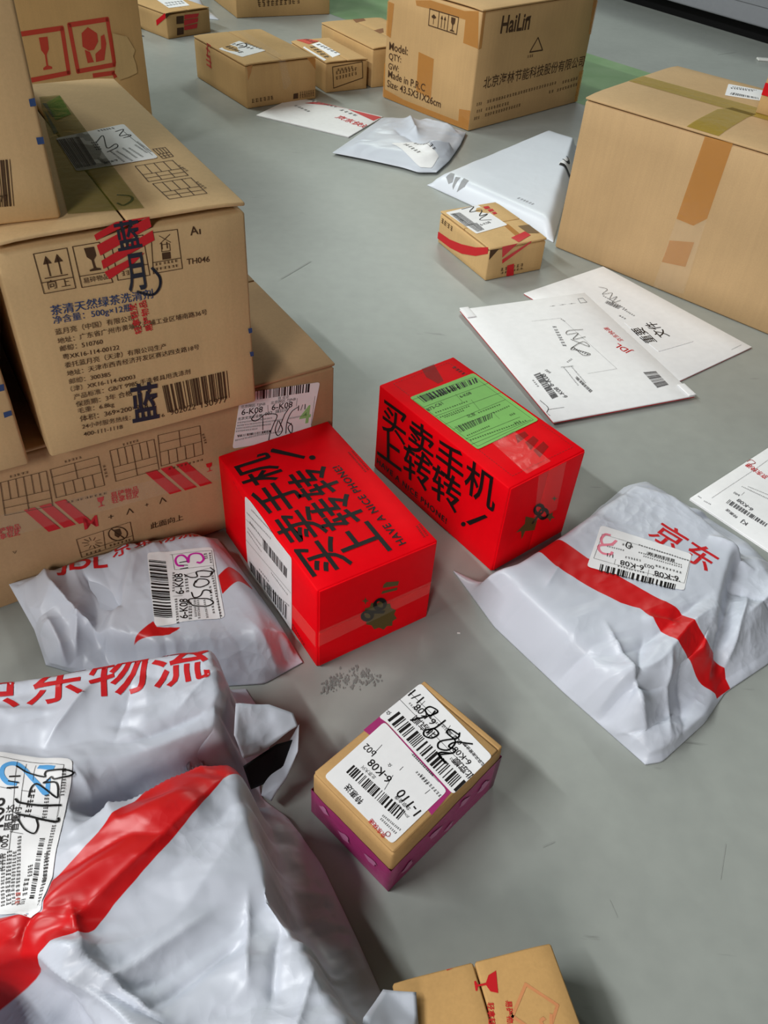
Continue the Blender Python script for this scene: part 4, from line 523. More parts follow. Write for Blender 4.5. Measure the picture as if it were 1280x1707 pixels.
def matof(part, key):
    card = key in ('th046', 'topc', 'lower', 'hailin', 'right', 'b10', 'b11', 'b12', 'b7', 'b9', 'tall', 'smile', 'q')
    return {'printed_text': BROWNINK if card else (DOCINK if key.startswith('env') else BLACK), 'printed_grid': BROWNINK, 'blue_print': BLUEINK, 'blue_mark': BLUEINK, 'red_tape': REDT, 'logo_print': NAVY,
            'clear_tape': CLEAR, 'green_tape': GREENTAPE, 'red_print': REDINK, 'handwriting': PEN, 'green_digit': GREENINK, 'printed_line': BLACK, 'olive_print': OLIVE,
            'printed_logo': BLACK, 'brown_tape': BROWNTAPE, 'pink_tape': PINK, 'dark_print': FADED, 'yellow_tape': YELLOWTAPE, 'torn_paper': TORN, 'brown_print': ORANGEFADE,
            'red_band': REDINK, 'pink_stamp': PINKINK, 'blue_stamp': SKYINK, 'red_stamp': REDFADE}[part]
_m = matof
def matof(part, key): return PINKLIGHT if part == 'pink_pattern' else (REDFADE if part == 'red_print' and key in ('tall', 'b10') else (REDBROWN if part == 'brown_tape' and key in ('red2', 'b12') else (YTINT if part == 'clear_tape' and key == 'th046' else _m(part, key))))
OFF = {'pink_pattern': 0.0013, 'printed_text': 0.0005, 'clear_tape': 0.0007, 'handwriting': 0.0011, 'green_digit': 0.0009, 'pink_tape': 0.0003, 'red_tape': 0.0006, 'logo_print': 0.0009, 'yellow_tape': 0.0006, 'green_tape': 0.0009, 'brown_tape': 0.0003,
       'printed_logo': 0.0006, 'blue_print': 0.0004, 'torn_paper': 0.0035}
def prism(poly, map3, o0, o1):
    """thin plate from a 2-D outline"""
    n = len(poly)
    V = [map3(u, v, o0) for u, v in poly] + [map3(u, v, o1) for u, v in poly]
    F = [tuple(range(n, 2 * n)), tuple(range(n))[::-1]] + [(i, (i + 1) % n, n + (i + 1) % n, n + i) for i in range(n)]
    return V, F
def roundpoly(P, r=0.003):
    out = []
    n = len(P)
    for i in range(n):
        p = np.array(P[i]); a = np.array(P[i - 1]); b = np.array(P[(i + 1) % n])
        da = np.hypot(*(a - p)); db = np.hypot(*(b - p)); q = min(r, da * 0.3, db * 0.3)
        p0 = p + (a - p) / da * q; p1 = p + (b - p) / db * q
        for t in (0, 0.35, 0.65, 1): out.append(tuple(p0 * (1 - t) ** 2 + 2 * t * (1 - t) * p + p1 * t * t))
    return out
def area2(P): return sum(P[i - 1][0] * P[i][1] - P[i][0] * P[i - 1][1] for i in range(len(P)))
def fine(V2, F2, edge):
    """cut a flat patch small enough to follow a curved lid"""
    bm = bmesh.new(); vs = [bm.verts.new((v[0], v[1], 0)) for v in V2]
    for f in F2: bm.faces.new([vs[i] for i in f])
    bmesh.ops.triangulate(bm, faces=bm.faces[:])
    for _ in range(6):
        lg = [e for e in bm.edges if e.calc_length() > edge]
        if not lg: break
        bmesh.ops.subdivide_edges(bm, edges=lg, cuts=1); bmesh.ops.triangulate(bm, faces=bm.faces[:])
    bm.verts.index_update()
    V = [(v.co.x, v.co.y) for v in bm.verts]; F = [tuple(v.index for v in f.verts) for f in bm.faces]
    bm.free()
    return V, F
def put_prints(key, root, lift=None, topf=None):
    """all print, tape and labels of one box, as its parts"""
    _, _, _, d1, d2, h, _ = BX[key]
    for fc, part, lab, items in PRINT.get(key, []):
        lim = {'top': (d1, d2), 'F': (d1, h), 'S': (d2, h)}[fc]
        dz = (lift or {}).get(fc, 0.0)
        def cl(q): return (min(max(q[0], 0.0006), lim[0] - 0.0006), min(max(q[1], 0.0006), lim[1] - 0.0006))
        def map3(u, v, o):
            o = o + dz
            if fc == 'top': return Vector((u, v, h + o - (topf(u, v) if topf else 0)))
            if fc == 'F': return Vector((u, -o, v))
            return Vector((-o, u, v))
        par = root
        base = 0.0012 if (part == 'red_print' and key == 'pink') else OFF.get(part, 0.00035)
        if lab is not None:
            P = [cl(q) for q in lab]
            if (area2(P) < 0) != (fc == 'S'): P = P[::-1]
            P = roundpoly(P, 0.0035)
            nm = {'green_label': 'shipping_label', 'label': 'shipping_label', 'red_label': 'red_sticker', 'sticker': 'sticker'}[part]
            m = {'green_label': GREENP, 'red_label': REDFADE}.get(part, WHITEP)
            V, F = prism(P, map3, 0.0003, 0.0007)
            par = link(nm, V, F, m, root)
            part = 'label_print'; base = 0.0009
            if not items: continue
        its = [(i[0], [cl(q) for q in i[1]]) + tuple(i[2:]) if i[0] in 'plb' else i for i in items]
        single = part.endswith(('_tape', '_mark', '_band', '_paper'))       # strips of tape are pieces of their own
        for sub in ([[i] for i in its] if single else [its]):
            V2, F2 = build_items(sub, fc == 'S')
            V2 = [cl(q) for q in V2]
            if fc == 'top' and topf and single: V2, F2 = fine(V2, F2, 0.012)
            V = [map3(u, v, base) for u, v in V2]
            o_ = link(part, V, F2, BLACK if part == 'label_print' else matof(part, key), par)
            if not single: o_['kind'] = 'stuff'
def carton(key, name, label, card, seam='y', amp=0.0008, rad=0.003, group=None, rise=0.002, flaps=True, seed=1, gap=0.0015, lift=None, wear=0.25, under=0.0012):
    x, y, yaw, d1, d2, h, z0 = BX[key]
    root = thing(name, label, 'box', (x, y, z0), R(yaw), group)
    t = min(0.0035, h * 0.06)
    if flaps:
        V, F = rbox((0, 0, 0), (d1, d2, h - t - rise - under), rad, 6, amp, seed, wear)
        link('body', V, F, card, root, True)
        for s in (0, 1):
            if seam == 'y': lo, hi = ((0, 0), (d1 / 2 - gap / 2, d2)) if s == 0 else ((d1 / 2 + gap / 2, 0), (d1, d2))
            else: lo, hi = ((0, 0), (d1, d2 / 2 - gap / 2)) if s == 0 else ((0, d2 / 2 + gap / 2), (d1, d2))
            V, F = rbox((lo[0], lo[1], h - t), (hi[0], hi[1], h), min(0.0015, t * 0.4), 6, 0)
            for v in V:                                  # hinge at the outer edge sits lower
                q = v.x if seam == 'y' else v.y; D = d1 if seam == 'y' else d2
                e = min(q, D - q) / (D / 2)
                v.z -= rise * (1 - min(1, e * 3)) ** 2
            link('flap', V, F, card, root, True)
    else:
        V, F = rbox((0, 0, 0), (d1, d2, h), rad, 7, amp, seed, wear)
        link('body', V, F, card, root, True)
    def drop(u, v):
        q = u if seam == 'y' else v; D = d1 if seam == 'y' else d2
        return rise * (1 - min(1, min(q, D - q) / (D / 2) * 3)) ** 2
    put_prints(key, root, lift, drop if flaps else None)
    return root

# ------------------------------------------------------------------ bags
def resample(P, n):
    P = np.array(P, float); d = np.r_[0, np.cumsum(np.linalg.norm(np.diff(P, axis=0), axis=1))]
    t = np.linspace(0, d[-1], n)
    # smooth a little so corners of the outline are soft
    Q = np.stack([np.interp(t, d, P[:, k]) for k in range(P.shape[1])], 1)
    for _ in range(2): Q[1:-1] = 0.25 * Q[:-2] + 0.5 * Q[1:-1] + 0.25 * Q[2:]
    return Q
def coons(near, far, left, right, nu, nv):
    a, b, c, d = resample(near, nu), resample(far, nu), resample(left, nv), resample(right, nv)
    u = np.linspace(0, 1, nu)[None, :, None]; v = np.linspace(0, 1, nv)[:, None, None]
    return (1 - v) * a[None] + v * b[None] + (1 - u) * c[:, None] + u * d[:, None] - ((1 - u) * (1 - v) * a[0] + u * (1 - v) * a[-1] + (1 - u) * v * b[0] + u * v * b[-1])
def sdist(P, x, y):
    """signed distance to a polygon, positive inside"""
    P = np.array(P, float); n = len(P); best = np.full(x.shape, 1e9); ins = np.zeros(x.shape, bool)
    for i in range(n):
        a = P[i - 1]; b = P[i]; e = b - a; L = e @ e + 1e-18
        t = np.clip(((x - a[0]) * e[0] + (y - a[1]) * e[1]) / L, 0, 1)
        best = np.minimum(best, np.hypot(x - a[0] - t * e[0], y - a[1] - t * e[1]))
        c = (a[1] > y) != (b[1] > y)
        with np.errstate(divide='ignore', invalid='ignore'):
            xi = (b[0] - a[0]) * (y - a[1]) / (b[1] - a[1] + 1e-18) + a[0]
        ins ^= c & (x < xi)
    return np.where(ins, best, -best)
def block(P, H, w):
    def f(x, y):
        t = np.clip(sdist(P, x, y) / w, 0, 1)
        return H * np.sin(t * np.pi / 2)
    return f
def segd(x, y, a, b):
    e = np.array(b) - np.array(a); L = e @ e
    t = np.clip(((x - a[0]) * e[0] + (y - a[1]) * e[1]) / L, 0, 1)
    return np.hypot(x - a[0] - t * e[0], y - a[1] - t * e[1]), t
def vnoise(x, y, sc, seed):
    rng = np.random.RandomState(seed); G = rng.uniform(-1, 1, (64, 64))
    X = x * sc + 17.3; Y = y * sc + 9.7; i = np.floor(X).astype(int); j = np.floor(Y).astype(int); fx = X - i; fy = Y - j
    fx = fx * fx * (3 - 2 * fx); fy = fy * fy * (3 - 2 * fy)
    g = lambda p, q: G[p % 64, q % 64]
    return (g(i, j) * (1 - fx) + g(i + 1, j) * fx) * (1 - fy) + (g(i, j + 1) * (1 - fx) + g(i + 1, j + 1) * fx) * fy
def relax(X, floorf, slack, steps=60, iters=8, seed=1, noise_amp=0.00015, bend=0.12, tight=30, slackmap=None, press=0.00006):
    """inextensible film over its contents, rim held: pull tight, give slack, let it buckle"""
    rng = np.random.RandomState(seed)
    pin = np.zeros(X.shape[:2], bool); pin[0] = pin[-1] = True; pin[:, 0] = pin[:, -1] = True
    w = (~pin).astype(float)[..., None]
    dirs = [((0, 1)), ((1, 0)), ((1, 1)), ((1, -1)), ((0, 2)), ((2, 0))]
    def sl(di, dj):
        nv, nu = X.shape[:2]
        if dj >= 0: return (slice(0, nv - di), slice(0, nu - dj)), (slice(di, nv), slice(dj, nu))
        return (slice(0, nv - di), slice(-dj, nu)), (slice(di, nv), slice(0, nu + dj))
    S = [sl(*d) for d in dirs]
    def lens(Y): return [np.linalg.norm(Y[b] - Y[a], axis=-1, keepdims=True) for a, b in S]
    def project(Y, rest, k, n):
        for _ in range(n):
            acc = np.zeros_like(Y)
            for (a, b), r0, kk in zip(S, rest, k):
                d = Y[b] - Y[a]; L = np.linalg.norm(d, axis=-1, keepdims=True) + 1e-12
                wa = w[a]; wb = w[b]; c = kk * (L - r0) / L * d / (wa + wb + 1e-9)
                acc[a] += wa * c; acc[b] -= wb * c
            Y += acc * 0.28
            f = floorf(Y[..., 0], Y[..., 1])
            Y[..., 2] = np.where(pin, Y[..., 2], np.maximum(Y[..., 2], f))
        return Y
    k = [1, 1, 0.6, 0.6, bend, bend]
    Y = X.copy()
    rest = [r * 0.9 for r in lens(Y)]
    for _ in range(tight): Y = project(Y, rest, k, 4)
    rest = lens(Y)
    sm = slack if slackmap is None else None
    R2 = []
    for (a, b), r in zip(S, rest):
        R2.append(r * (slack if slackmap is None else (0.5 * (slackmap[a] + slackmap[b]))[..., None]))
    Y += w * rng.normal(0, noise_amp, Y.shape) * np.array([0.3, 0.3, 1.0])
    V = np.zeros_like(Y)
    for _ in range(steps):
        P = Y.copy()
        V[..., 2] += press
        Y = Y + V * w
        Y = project(Y, R2, k, iters)
        V = (Y - P) * 0.85
    return Y
def facets(x, y, sc, seed):
    """flat triangular facets of random heights, meeting in sharp creases"""
    rng = np.random.RandomState(seed); G = rng.uniform(-1, 1, (64, 64))
    X = x * sc + 20.5; Y = y * sc + 11.5
    u = X + Y / math.sqrt(3); v = Y * 2 / math.sqrt(3)
    i = np.floor(u).astype(int); j = np.floor(v).astype(int); a = u - i; b = v - j
    g = lambda p, q: G[p % 64, q % 64]
    lo = (1 - a - b) * g(i, j) + a * g(i + 1, j) + b * g(i, j + 1)
    hi = (a + b - 1) * g(i + 1, j + 1) + (1 - a) * g(i, j + 1) + (1 - b) * g(i + 1, j)
    return np.where(a + b < 1, lo, hi)
def crumple(*layers, folds=(), calm=()):
    """sharp creases: warped |noise| networks (amp, scale, seed) and single folds (a, b, height, width)"""
    def f(x, y, z):
        h = np.zeros_like(x)
        for amp, sc, sd, ang, st in layers:
            ca, sa = math.cos(ang), math.sin(ang)
            px = (x * ca + y * sa) / st; py = -x * sa + y * ca
            wx = px + vnoise(px, py, sc * 0.9, sd + 50) * 0.42 / sc; wy = py + vnoise(px, py, sc * 0.9, sd + 90) * 0.42 / sc
            n = facets(wx, wy, sc, sd)
            m = np.clip(vnoise(x, y, sc * 0.3, sd + 31) * 1.5 + 0.7, 0.1, 1)
            h += amp * n * m
        for cx, cy, r in calm:
            h *= 1 - 0.92 * np.exp(-((x - cx) ** 2 + (y - cy) ** 2) / r ** 2)
        for a, b, hh, w in folds:
            d, t = segd(x, y, a, b)
            h += hh * np.exp(-d / w) * np.interp(t, [0, 0.25, 0.75, 1], [0.1, 1, 1, 0.1])
        return h
    return f
class Bag:
    """a filled bag: film over contents, with decals that follow the film"""
    def __init__(self, name, label, origin, near, far, left, right, nu, nv, floorf, slack, mat, key=None, rimz=0.0015, cat='bag', group=None, creases=None, smooth=5, **kw):
        self.root = thing(name, label, cat, (*origin, 0), 0, group)
        self.o = np.array([*origin, 0.0])
        B = coons(near, far, left, right, nu, nv)
        if B.shape[2] == 2: B = np.concatenate([B, np.full(B.shape[:2] + (1,), rimz)], 2)
        X = B.copy()
        inner = floorf(X[..., 0], X[..., 1])
        X[1:-1, 1:-1, 2] = np.maximum(X[1:-1, 1:-1, 2], inner[1:-1, 1:-1])
        ff = lambda x, y: np.maximum(floorf(x, y), 0.0012)
        Y = relax(X, ff, slack, **kw)
        def up(A):
            B2 = np.zeros((A.shape[0] * 2 - 1, A.shape[1] * 2 - 1, 3)); B2[::2, ::2] = A
            B2[1::2, ::2] = 0.5 * (A[1:] + A[:-1]); B2[:, 1::2] = 0.5 * (B2[:, 2::2] + B2[:, :-2:2])
            return B2
        def soft(A):
            B2 = A.copy(); B2[1:-1, 1:-1] = 0.5 * A[1:-1, 1:-1] + 0.125 * (A[:-2, 1:-1] + A[2:, 1:-1] + A[1:-1, :-2] + A[1:-1, 2:])
            return B2
        for _ in range(smooth): Y = soft(Y)
        X, Y = up(X), soft(up(Y))
        if creases is not None:
            gu = np.gradient(Y, axis=1); gv = np.gradient(Y, axis=0); N = np.cross(gu, gv); N /= np.linalg.norm(N, axis=-1, keepdims=True) + 1e-12
            nv_, nu_ = Y.shape[:2]
            eu = np.minimum(np.arange(nu_), np.arange(nu_)[::-1])[None] / 8.0; ev = np.minimum(np.arange(nv_), np.arange(nv_)[::-1])[:, None] / 8.0
            fade = np.clip(np.minimum(eu, ev), 0, 1)
            h = creases(X[..., 0], X[..., 1], X[..., 2]) * fade
            Y = Y + N * h[..., None]
            Y[..., 2] = np.maximum(Y[..., 2], 0.0012)
        self.X, self.Y = X, Y
        nv_, nu_ = Y.shape[:2]
        ink = np.full(X.shape[:2], -1.0)
        for part, lab, items in BAGP.get(key, []):
            if part == 'stripe':
                for it in items: ink = np.maximum(ink, sdist(it[1], X[..., 0], X[..., 1]))
        idx = np.arange(nv_ * nu_).reshape(nv_, nu_)
        F = [(idx[i, j], idx[i, j + 1], idx[i + 1, j + 1], idx[i + 1, j]) for i in range(nv_ - 1) for j in range(nu_ - 1)]
        V = [Vector(p) for p in (Y - self.o).reshape(-1, 3)]
        self.flat = BVHTree.FromPolygons([Vector((p[0], p[1], 0)) for p in X.reshape(-1, 3)], F)
        self.V, self.F = V, F
        self.P0 = [Vector((p[0], p[1], 0)) for p in X.reshape(-1, 3)]
        # underside: same rim, flat on the floor
        rim = list(idx[0]) + list(idx[1:, -1]) + list(idx[-1, -2::-1]) + list(idx[-2:0:-1, -1 * nu_])
        nb = len(V)
        low = [Vector((V[i].x, V[i].y, max(0.0003, V[i].z - 0.0012) if V[i].z < 0.004 else V[i].z - 0.001)) for i in rim]
        F2 = [(rim[i], nb + i, nb + (i + 1) % len(rim), rim[(i + 1) % len(rim)]) for i in range(len(rim))]
        ob = link('film', V + low, [tuple(int(q) for q in f) for f in F] + [tuple(int(q) for q in f) for f in F2] + [tuple(range(nb, nb + len(rim)))[::-1]], mat, self.root, True)
        inkv = np.r_[ink.reshape(-1), np.full(len(rim), -1.0)]
        at = ob.data.attributes.new('ink', 'FLOAT', 'POINT'); at.data.foreach_set('value', inkv.astype(np.float32))
        self.ob = ob
        self.N = [v.normal.copy() for v in ob.data.vertices]
        bmv = self.face_normals()
        if key: self.decals(key)
    def face_normals(self):
        n = [Vector((0, 0, 0)) for _ in self.V]
        for f in self.F:
            a, b, c, d = (self.V[i] for i in f); m = (c - a).cross(d - b)
            for i in f: n[i] += m
        self.N = [(v.normalized() if v.length > 0 else Vector((0, 0, 1))) for v in n]
    def at(self, x, y, off):
        loc, nr, fi, dist = self.flat.find_nearest(Vector((x, y, 0)))
        f = self.F[fi]
        P = [self.P0[i] for i in f]
        # inverse bilinear by a few Newton steps
        s = t = 0.5
        for _ in range(6):
            q = P[0] * (1 - s) * (1 - t) + P[1] * s * (1 - t) + P[2] * s * t + P[3] * (1 - s) * t
            ds = (P[1] - P[0]) * (1 - t) + (P[2] - P[3]) * t; dt = (P[3] - P[0]) * (1 - s) + (P[2] - P[1]) * s
            e = loc - q; det = ds.x * dt.y - ds.y * dt.x
            if abs(det) < 1e-14: break
            s += (e.x * dt.y - e.y * dt.x) / det; t += (ds.x * e.y - ds.y * e.x) / det
        s = min(1, max(0, s)); t = min(1, max(0, t)); w = ((1 - s) * (1 - t), s * (1 - t), s * t, (1 - s) * t)
        p = Vector((0, 0, 0)); n = Vector((0, 0, 0))
        for wi, i in zip(w, f): p += self.V[i] * wi; n += self.N[i] * wi
        return p + n.normalized() * off
    def drape(self, name, V2, F2, off, mat, parent, edge=0.004):
        bm = bmesh.new()
        vs = [bm.verts.new((v[0], v[1], 0)) for v in V2]
        for f in F2:
            try: bm.faces.new([vs[i] for i in f])
            except ValueError: pass
        bmesh.ops.triangulate(bm, faces=bm.faces[:])
        for _ in range(5):
            long = [e for e in bm.edges if e.calc_length() > edge]
            if not long: break
            bmesh.ops.subdivide_edges(bm, edges=long, cuts=1)
            bmesh.ops.triangulate(bm, faces=bm.faces[:])
        bm.normal_update()
        up = sum((f.normal.z * f.calc_area() for f in bm.faces), 0.0)
        if up < 0: bmesh.ops.reverse_faces(bm, faces=bm.faces[:])
        V = [self.at(v.co.x, v.co.y, off) for v in bm.verts]
        bm.verts.index_update()
        F = [[v.index for v in f.verts] for f in bm.faces]
        bm.free()
        return link(name, V, F, mat, parent, True)
    def decals(self, key):
        lab_ob = None
        for part, lab, items in BAGP.get(key, []):
            if part == 'stripe': continue
            if lab is not None:
                P = roundpoly(lab, 0.004)
                lab_ob = self.drape('shipping_label', P, [tuple(range(len(P)))], 0.0007, WHITEP, self.root, 0.006)
                V, F = build_items(items)
                if V: self.drape('label_print', V, F, 0.0011, BLACK, lab_ob, 0.006)['kind'] = 'stuff'
            else:
                V, F = build_items(items)
                on = part in ('handwriting', 'pink_stamp', 'blue_stamp', 'red_stamp') and lab_ob is not None
                m = MAGENTA if (part == 'pink_stamp' and key == 'G') else (GREYINK if part == 'printed_text' else matof(part, key))
                o = {'pink_stamp': 0.0010, 'blue_stamp': 0.0010, 'red_stamp': 0.0012, 'handwriting': 0.0014}.get(part, 0.0005)
                self.drape(part, V, F, o, m, lab_ob if on else self.root, 0.004)['kind'] = 'stuff'
# ================================================================== the floor
def floor_material():
    m, nt, b = newmat('painted_floor')
    tc = nd(nt, 'ShaderNodeTexCoord')
    n1 = nd(nt, 'ShaderNodeTexNoise'); n1.inputs['Scale'].default_value = 2.2; n1.inputs['Detail'].default_value = 6; n1.inputs['Roughness'].default_value = 0.6
    n2 = nd(nt, 'ShaderNodeTexNoise'); n2.inputs['Scale'].default_value = 45; n2.inputs['Detail'].default_value = 5
    for n in (n1, n2): nt.links.new(tc.outputs['Object'], n.inputs['Vector'])
    s = nd(nt, 'ShaderNodeMath', operation='MULTIPLY_ADD'); s.inputs[1].default_value = 0.35
    nt.links.new(n2.outputs['Fac'], s.inputs[0]); nt.links.new(n1.outputs['Fac'], s.inputs[2])
    rp = nd(nt, 'ShaderNodeValToRGB')
    rp.color_ramp.elements[0].position = 0.35; rp.color_ramp.elements[0].color = s2l((138, 142, 138))
    rp.color_ramp.elements[1].position = 0.95; rp.color_ramp.elements[1].color = s2l((160, 164, 159))
    nt.links.new(s.outputs[0], rp.inputs['Fac'])
    # fine dark scuffs
    mp = nd(nt, 'ShaderNodeMapping'); mp.inputs['Scale'].default_value = (9, 55, 1); mp.inputs['Rotation'].default_value = (0, 0, 0.9)
    nt.links.new(tc.outputs['Object'], mp.inputs['Vector'])
    n3 = nd(nt, 'ShaderNodeTexNoise'); n3.inputs['Scale'].default_value = 1.4; n3.inputs['Detail'].default_value = 4
    nt.links.new(mp.outputs['Vector'], n3.inputs['Vector'])
    sc = nd(nt, 'ShaderNodeMapRange'); sc.inputs['From Min'].default_value = 0.70; sc.inputs['From Max'].default_value = 0.78; sc.inputs['To Max'].default_value = 0.55
    nt.links.new(n3.outputs['Fac'], sc.inputs['Value'])
    mx = nd(nt, 'ShaderNodeMix', data_type='RGBA'); mx.inputs['B'].default_value = s2l((96, 98, 94))
    nt.links.new(sc.outputs[0], mx.inputs['Factor']); nt.links.new(rp.outputs['Color'], mx.inputs['A'])
    nt.links.new(mx.outputs['Result'], b.inputs['Base Color'])
    b.inputs['Roughness'].default_value = 0.36; b.inputs['Specular IOR Level'].default_value = 0.4
    bp = nd(nt, 'ShaderNodeBump'); bp.inputs['Strength'].default_value = 0.06; bp.inputs['Distance'].default_value = 0.002
    nt.links.new(n2.outputs['Fac'], bp.inputs['Height']); nt.links.new(bp.outputs['Normal'], b.inputs['Normal'])
    return m
FLOORM = floor_material()
V = [(-5, -3, 0), (6, -3, 0), (6, 8, 0), (-5, 8, 0), (-5, -3, -0.05), (6, -3, -0.05), (6, 8, -0.05), (-5, 8, -0.05)]
fl = link('floor', V, [(0, 1, 2, 3), (7, 6, 5, 4), (0, 4, 5, 1), (1, 5, 6, 2), (2, 6, 7, 3), (3, 7, 4, 0)], FLOORM)
fl['kind'] = 'structure'
WALLM = plain('wall_paint', (150, 156, 152), 0.7, 0.3, bump=0.1, bscale=20)
V, F = rbox((-5, 8.0, 0), (6, 8.12, 3.4), 0.002, 3)
wb = link('wall_back', V, F, WALLM); wb['kind'] = 'structure'
# flat green strip on the floor, far right
def green_material():
    m, nt, b = newmat('green_floor')
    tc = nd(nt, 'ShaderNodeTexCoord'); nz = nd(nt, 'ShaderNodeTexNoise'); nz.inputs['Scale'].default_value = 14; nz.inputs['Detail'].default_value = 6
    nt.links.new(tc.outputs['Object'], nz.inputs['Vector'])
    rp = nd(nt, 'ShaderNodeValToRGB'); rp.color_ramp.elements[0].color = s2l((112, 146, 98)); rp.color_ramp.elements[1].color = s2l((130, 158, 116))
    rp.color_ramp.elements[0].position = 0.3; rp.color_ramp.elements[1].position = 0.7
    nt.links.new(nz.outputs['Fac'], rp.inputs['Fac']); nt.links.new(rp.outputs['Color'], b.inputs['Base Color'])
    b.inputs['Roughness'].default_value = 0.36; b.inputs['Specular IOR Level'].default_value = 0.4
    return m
GREENF = green_material()
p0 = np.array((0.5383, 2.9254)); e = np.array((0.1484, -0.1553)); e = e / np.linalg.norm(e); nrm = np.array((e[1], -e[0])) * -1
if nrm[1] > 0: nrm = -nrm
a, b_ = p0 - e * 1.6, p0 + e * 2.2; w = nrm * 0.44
ln = link('trim_1', [(*a, 0.0004), (*b_, 0.0004), (*(b_ + w), 0.0004), (*(a + w), 0.0004)], [(0, 1, 2, 3)] if np.cross(b_ - a, w) > 0 else [(3, 2, 1, 0)], GREENF)
ln['kind'] = 'structure'; ln['label'] = 'green strip on the grey floor beside the printed carton'

# marks on the floor: a shoe smear and a few scuffs
STAIN = plain('dark_stain', (122, 124, 121), 0.5, 0.3)
SCUFF = plain('pale_scuff', (148, 151, 147), 0.5, 0.3)
rng = random.Random(5)
V = []; F = []
for k in range(170):
    t = rng.random(); arc = rng.choice((0, 1))
    cx = -0.044 + 0.050 * t + rng.gauss(0, 0.003); cy = 0.455 + 0.014 * t + (0.012 if arc else 0.0) * math.sin(t * 3.1) + rng.gauss(0, 0.004); r = rng.uniform(0.0003, 0.0015); n = len(V)
    for i in range(6): V.append((cx + r * rng.uniform(0.5, 1.4) * math.cos(i * 1.047), cy + r * 1.7 * rng.uniform(0.5, 1.4) * math.sin(i * 1.047), 0.0003 + k * 3e-6))
    F.append(tuple(range(n, n + 6)))
so = link('shoe_stain', V, F, STAIN, fl); so['kind'] = 'stuff'
for (p, q) in (((-0.205, 1.270), (-0.165, 1.340)), ((0.155, 0.315), (0.165, 0.320)), ((0.205, 0.275), (0.209, 0.263)), ((0.115, 0.395), (0.118, 0.400)), ((0.30, 0.30), (0.312, 0.33)), ((0.98, 3.05), (1.05, 3.10))):
    v2, f2 = build_items([('l', [p, q], 0.9 if q[1] < 1 else 4)]); link('scuff_mark', [(v[0], v[1], 0.0004) for v in v2], f2, SCUFF, fl)
WHITEBIT = plain('paper_scrap', (226, 226, 222), 0.6, 0.2)
for k, (x_, y_, r) in enumerate(((0.087, 0.535, 0.0016), (1.12, 3.02, 0.02))):
    Vb, Fb = rbox((x_ - r, y_ - r * 0.6, 0.0002), (x_ + r, y_ + r * 0.6, 0.0002 + r * 0.3), r * 0.1, 2)
    sb = link('paper_scrap', Vb, Fb, WHITEBIT)
    sb['label'] = ('tiny white scrap of paper on the floor near the grey white bag', 'white scrap on the floor beside the metal cabinet')[k]; sb['category'] = 'scrap'

# ================================================================== boxes
carton('lower', 'shipping_carton', 'long brown carton on the floor under the stacked cartons, red stripes across its side', CARD['lower'], 'x', seed=2, wear=0.3)
th = carton('th046', 'detergent_carton', 'brown carton covered in small black text, red tape over its top front edge', CARD['th046'], 'y', seed=3, rise=0.002, gap=0.002, under=0.004, group='detergent cartons in the stack')
tp = carton('topc', 'detergent_carton', 'brown carton stacked highest at the upper left, two blue marks on its edge', CARD['th046'], 'y', seed=4, group='detergent cartons in the stack')
lf = carton('leftc', 'detergent_carton', 'brown carton cut off at the left edge beside the dark gap', CARD['th046'], 'y', seed=5, group='detergent cartons in the stack')
carton('tall', 'tall_carton', 'large brown carton with red glass and hands symbols and a torn patch', CARD['tall'], 'y', seed=6, rad=0.006)
carton('hailin', 'printed_carton', 'tan carton printed with a triangle mark and Model QTY GW lines', CARD['hailin'], 'x', seed=7, rad=0.004)
big = carton('right', 'plain_carton', 'largest plain tan carton at the right with brown tape down its side', CARD['right'], 'y', seed=8, rad=0.004, rise=0.003, gap=0.002)
carton('smile', 'small_carton', 'small tan carton with a red curved band on its side beside white parcels', CARD['smile'], 'x', seed=9, rad=0.0025, rise=0.0015)
carton('b10', 'taped_carton', 'brown carton with clear tape along its lid and a faded orange mark', CARD['far'], 'y', seed=10)
carton('b11', 'labelled_carton', 'small brown carton with a white and red label, wedged beside the clear-taped carton', CARD['far'], 'y', seed=11, rad=0.0025)
carton('b12', 'plain_small_carton', 'brown carton with dark tape patches, tucked left of the triangle-marked carton', CARD['far'], 'y', seed=12, rad=0.0025)
carton('b7', 'striped_carton', 'brown carton at the top left with red tape stripes on its end', CARD['far'], 'y', seed=13, rad=0.0025)
carton('b9', 'distant_carton', 'farthest brown carton cut off by the top of the picture', CARD['far'], 'x', seed=14)
BX['q'] = (0.1406 - 0.115 * math.cos(R(17)) + 0.12 * math.sin(R(17)), 0.2185 - 0.115 * math.sin(R(17)) - 0.12 * math.cos(R(17)), 17, 0.115, 0.12, 0.06, 0)
for i, (fc, part, lab, items) in enumerate(PRINT['q']):          # the carton starts 45 mm further right
    sh = lambda q: (q[0] - 0.045, q[1])
    PRINT['q'][i] = (fc, part, lab, [(it[0], it[1], sh(it[2]), sh(it[3])) + tuple(it[4:]) if it[0] == 't' else (it[0], [sh(q) for q in it[1]]) + tuple(it[2:]) for it in items])
carton('q', 'fragile_carton', 'brown carton at the bottom edge with a red glass symbol and faint diamond stamp', CARD['q'], 'y', seed=15, rad=0.0025, gap=0.0012)
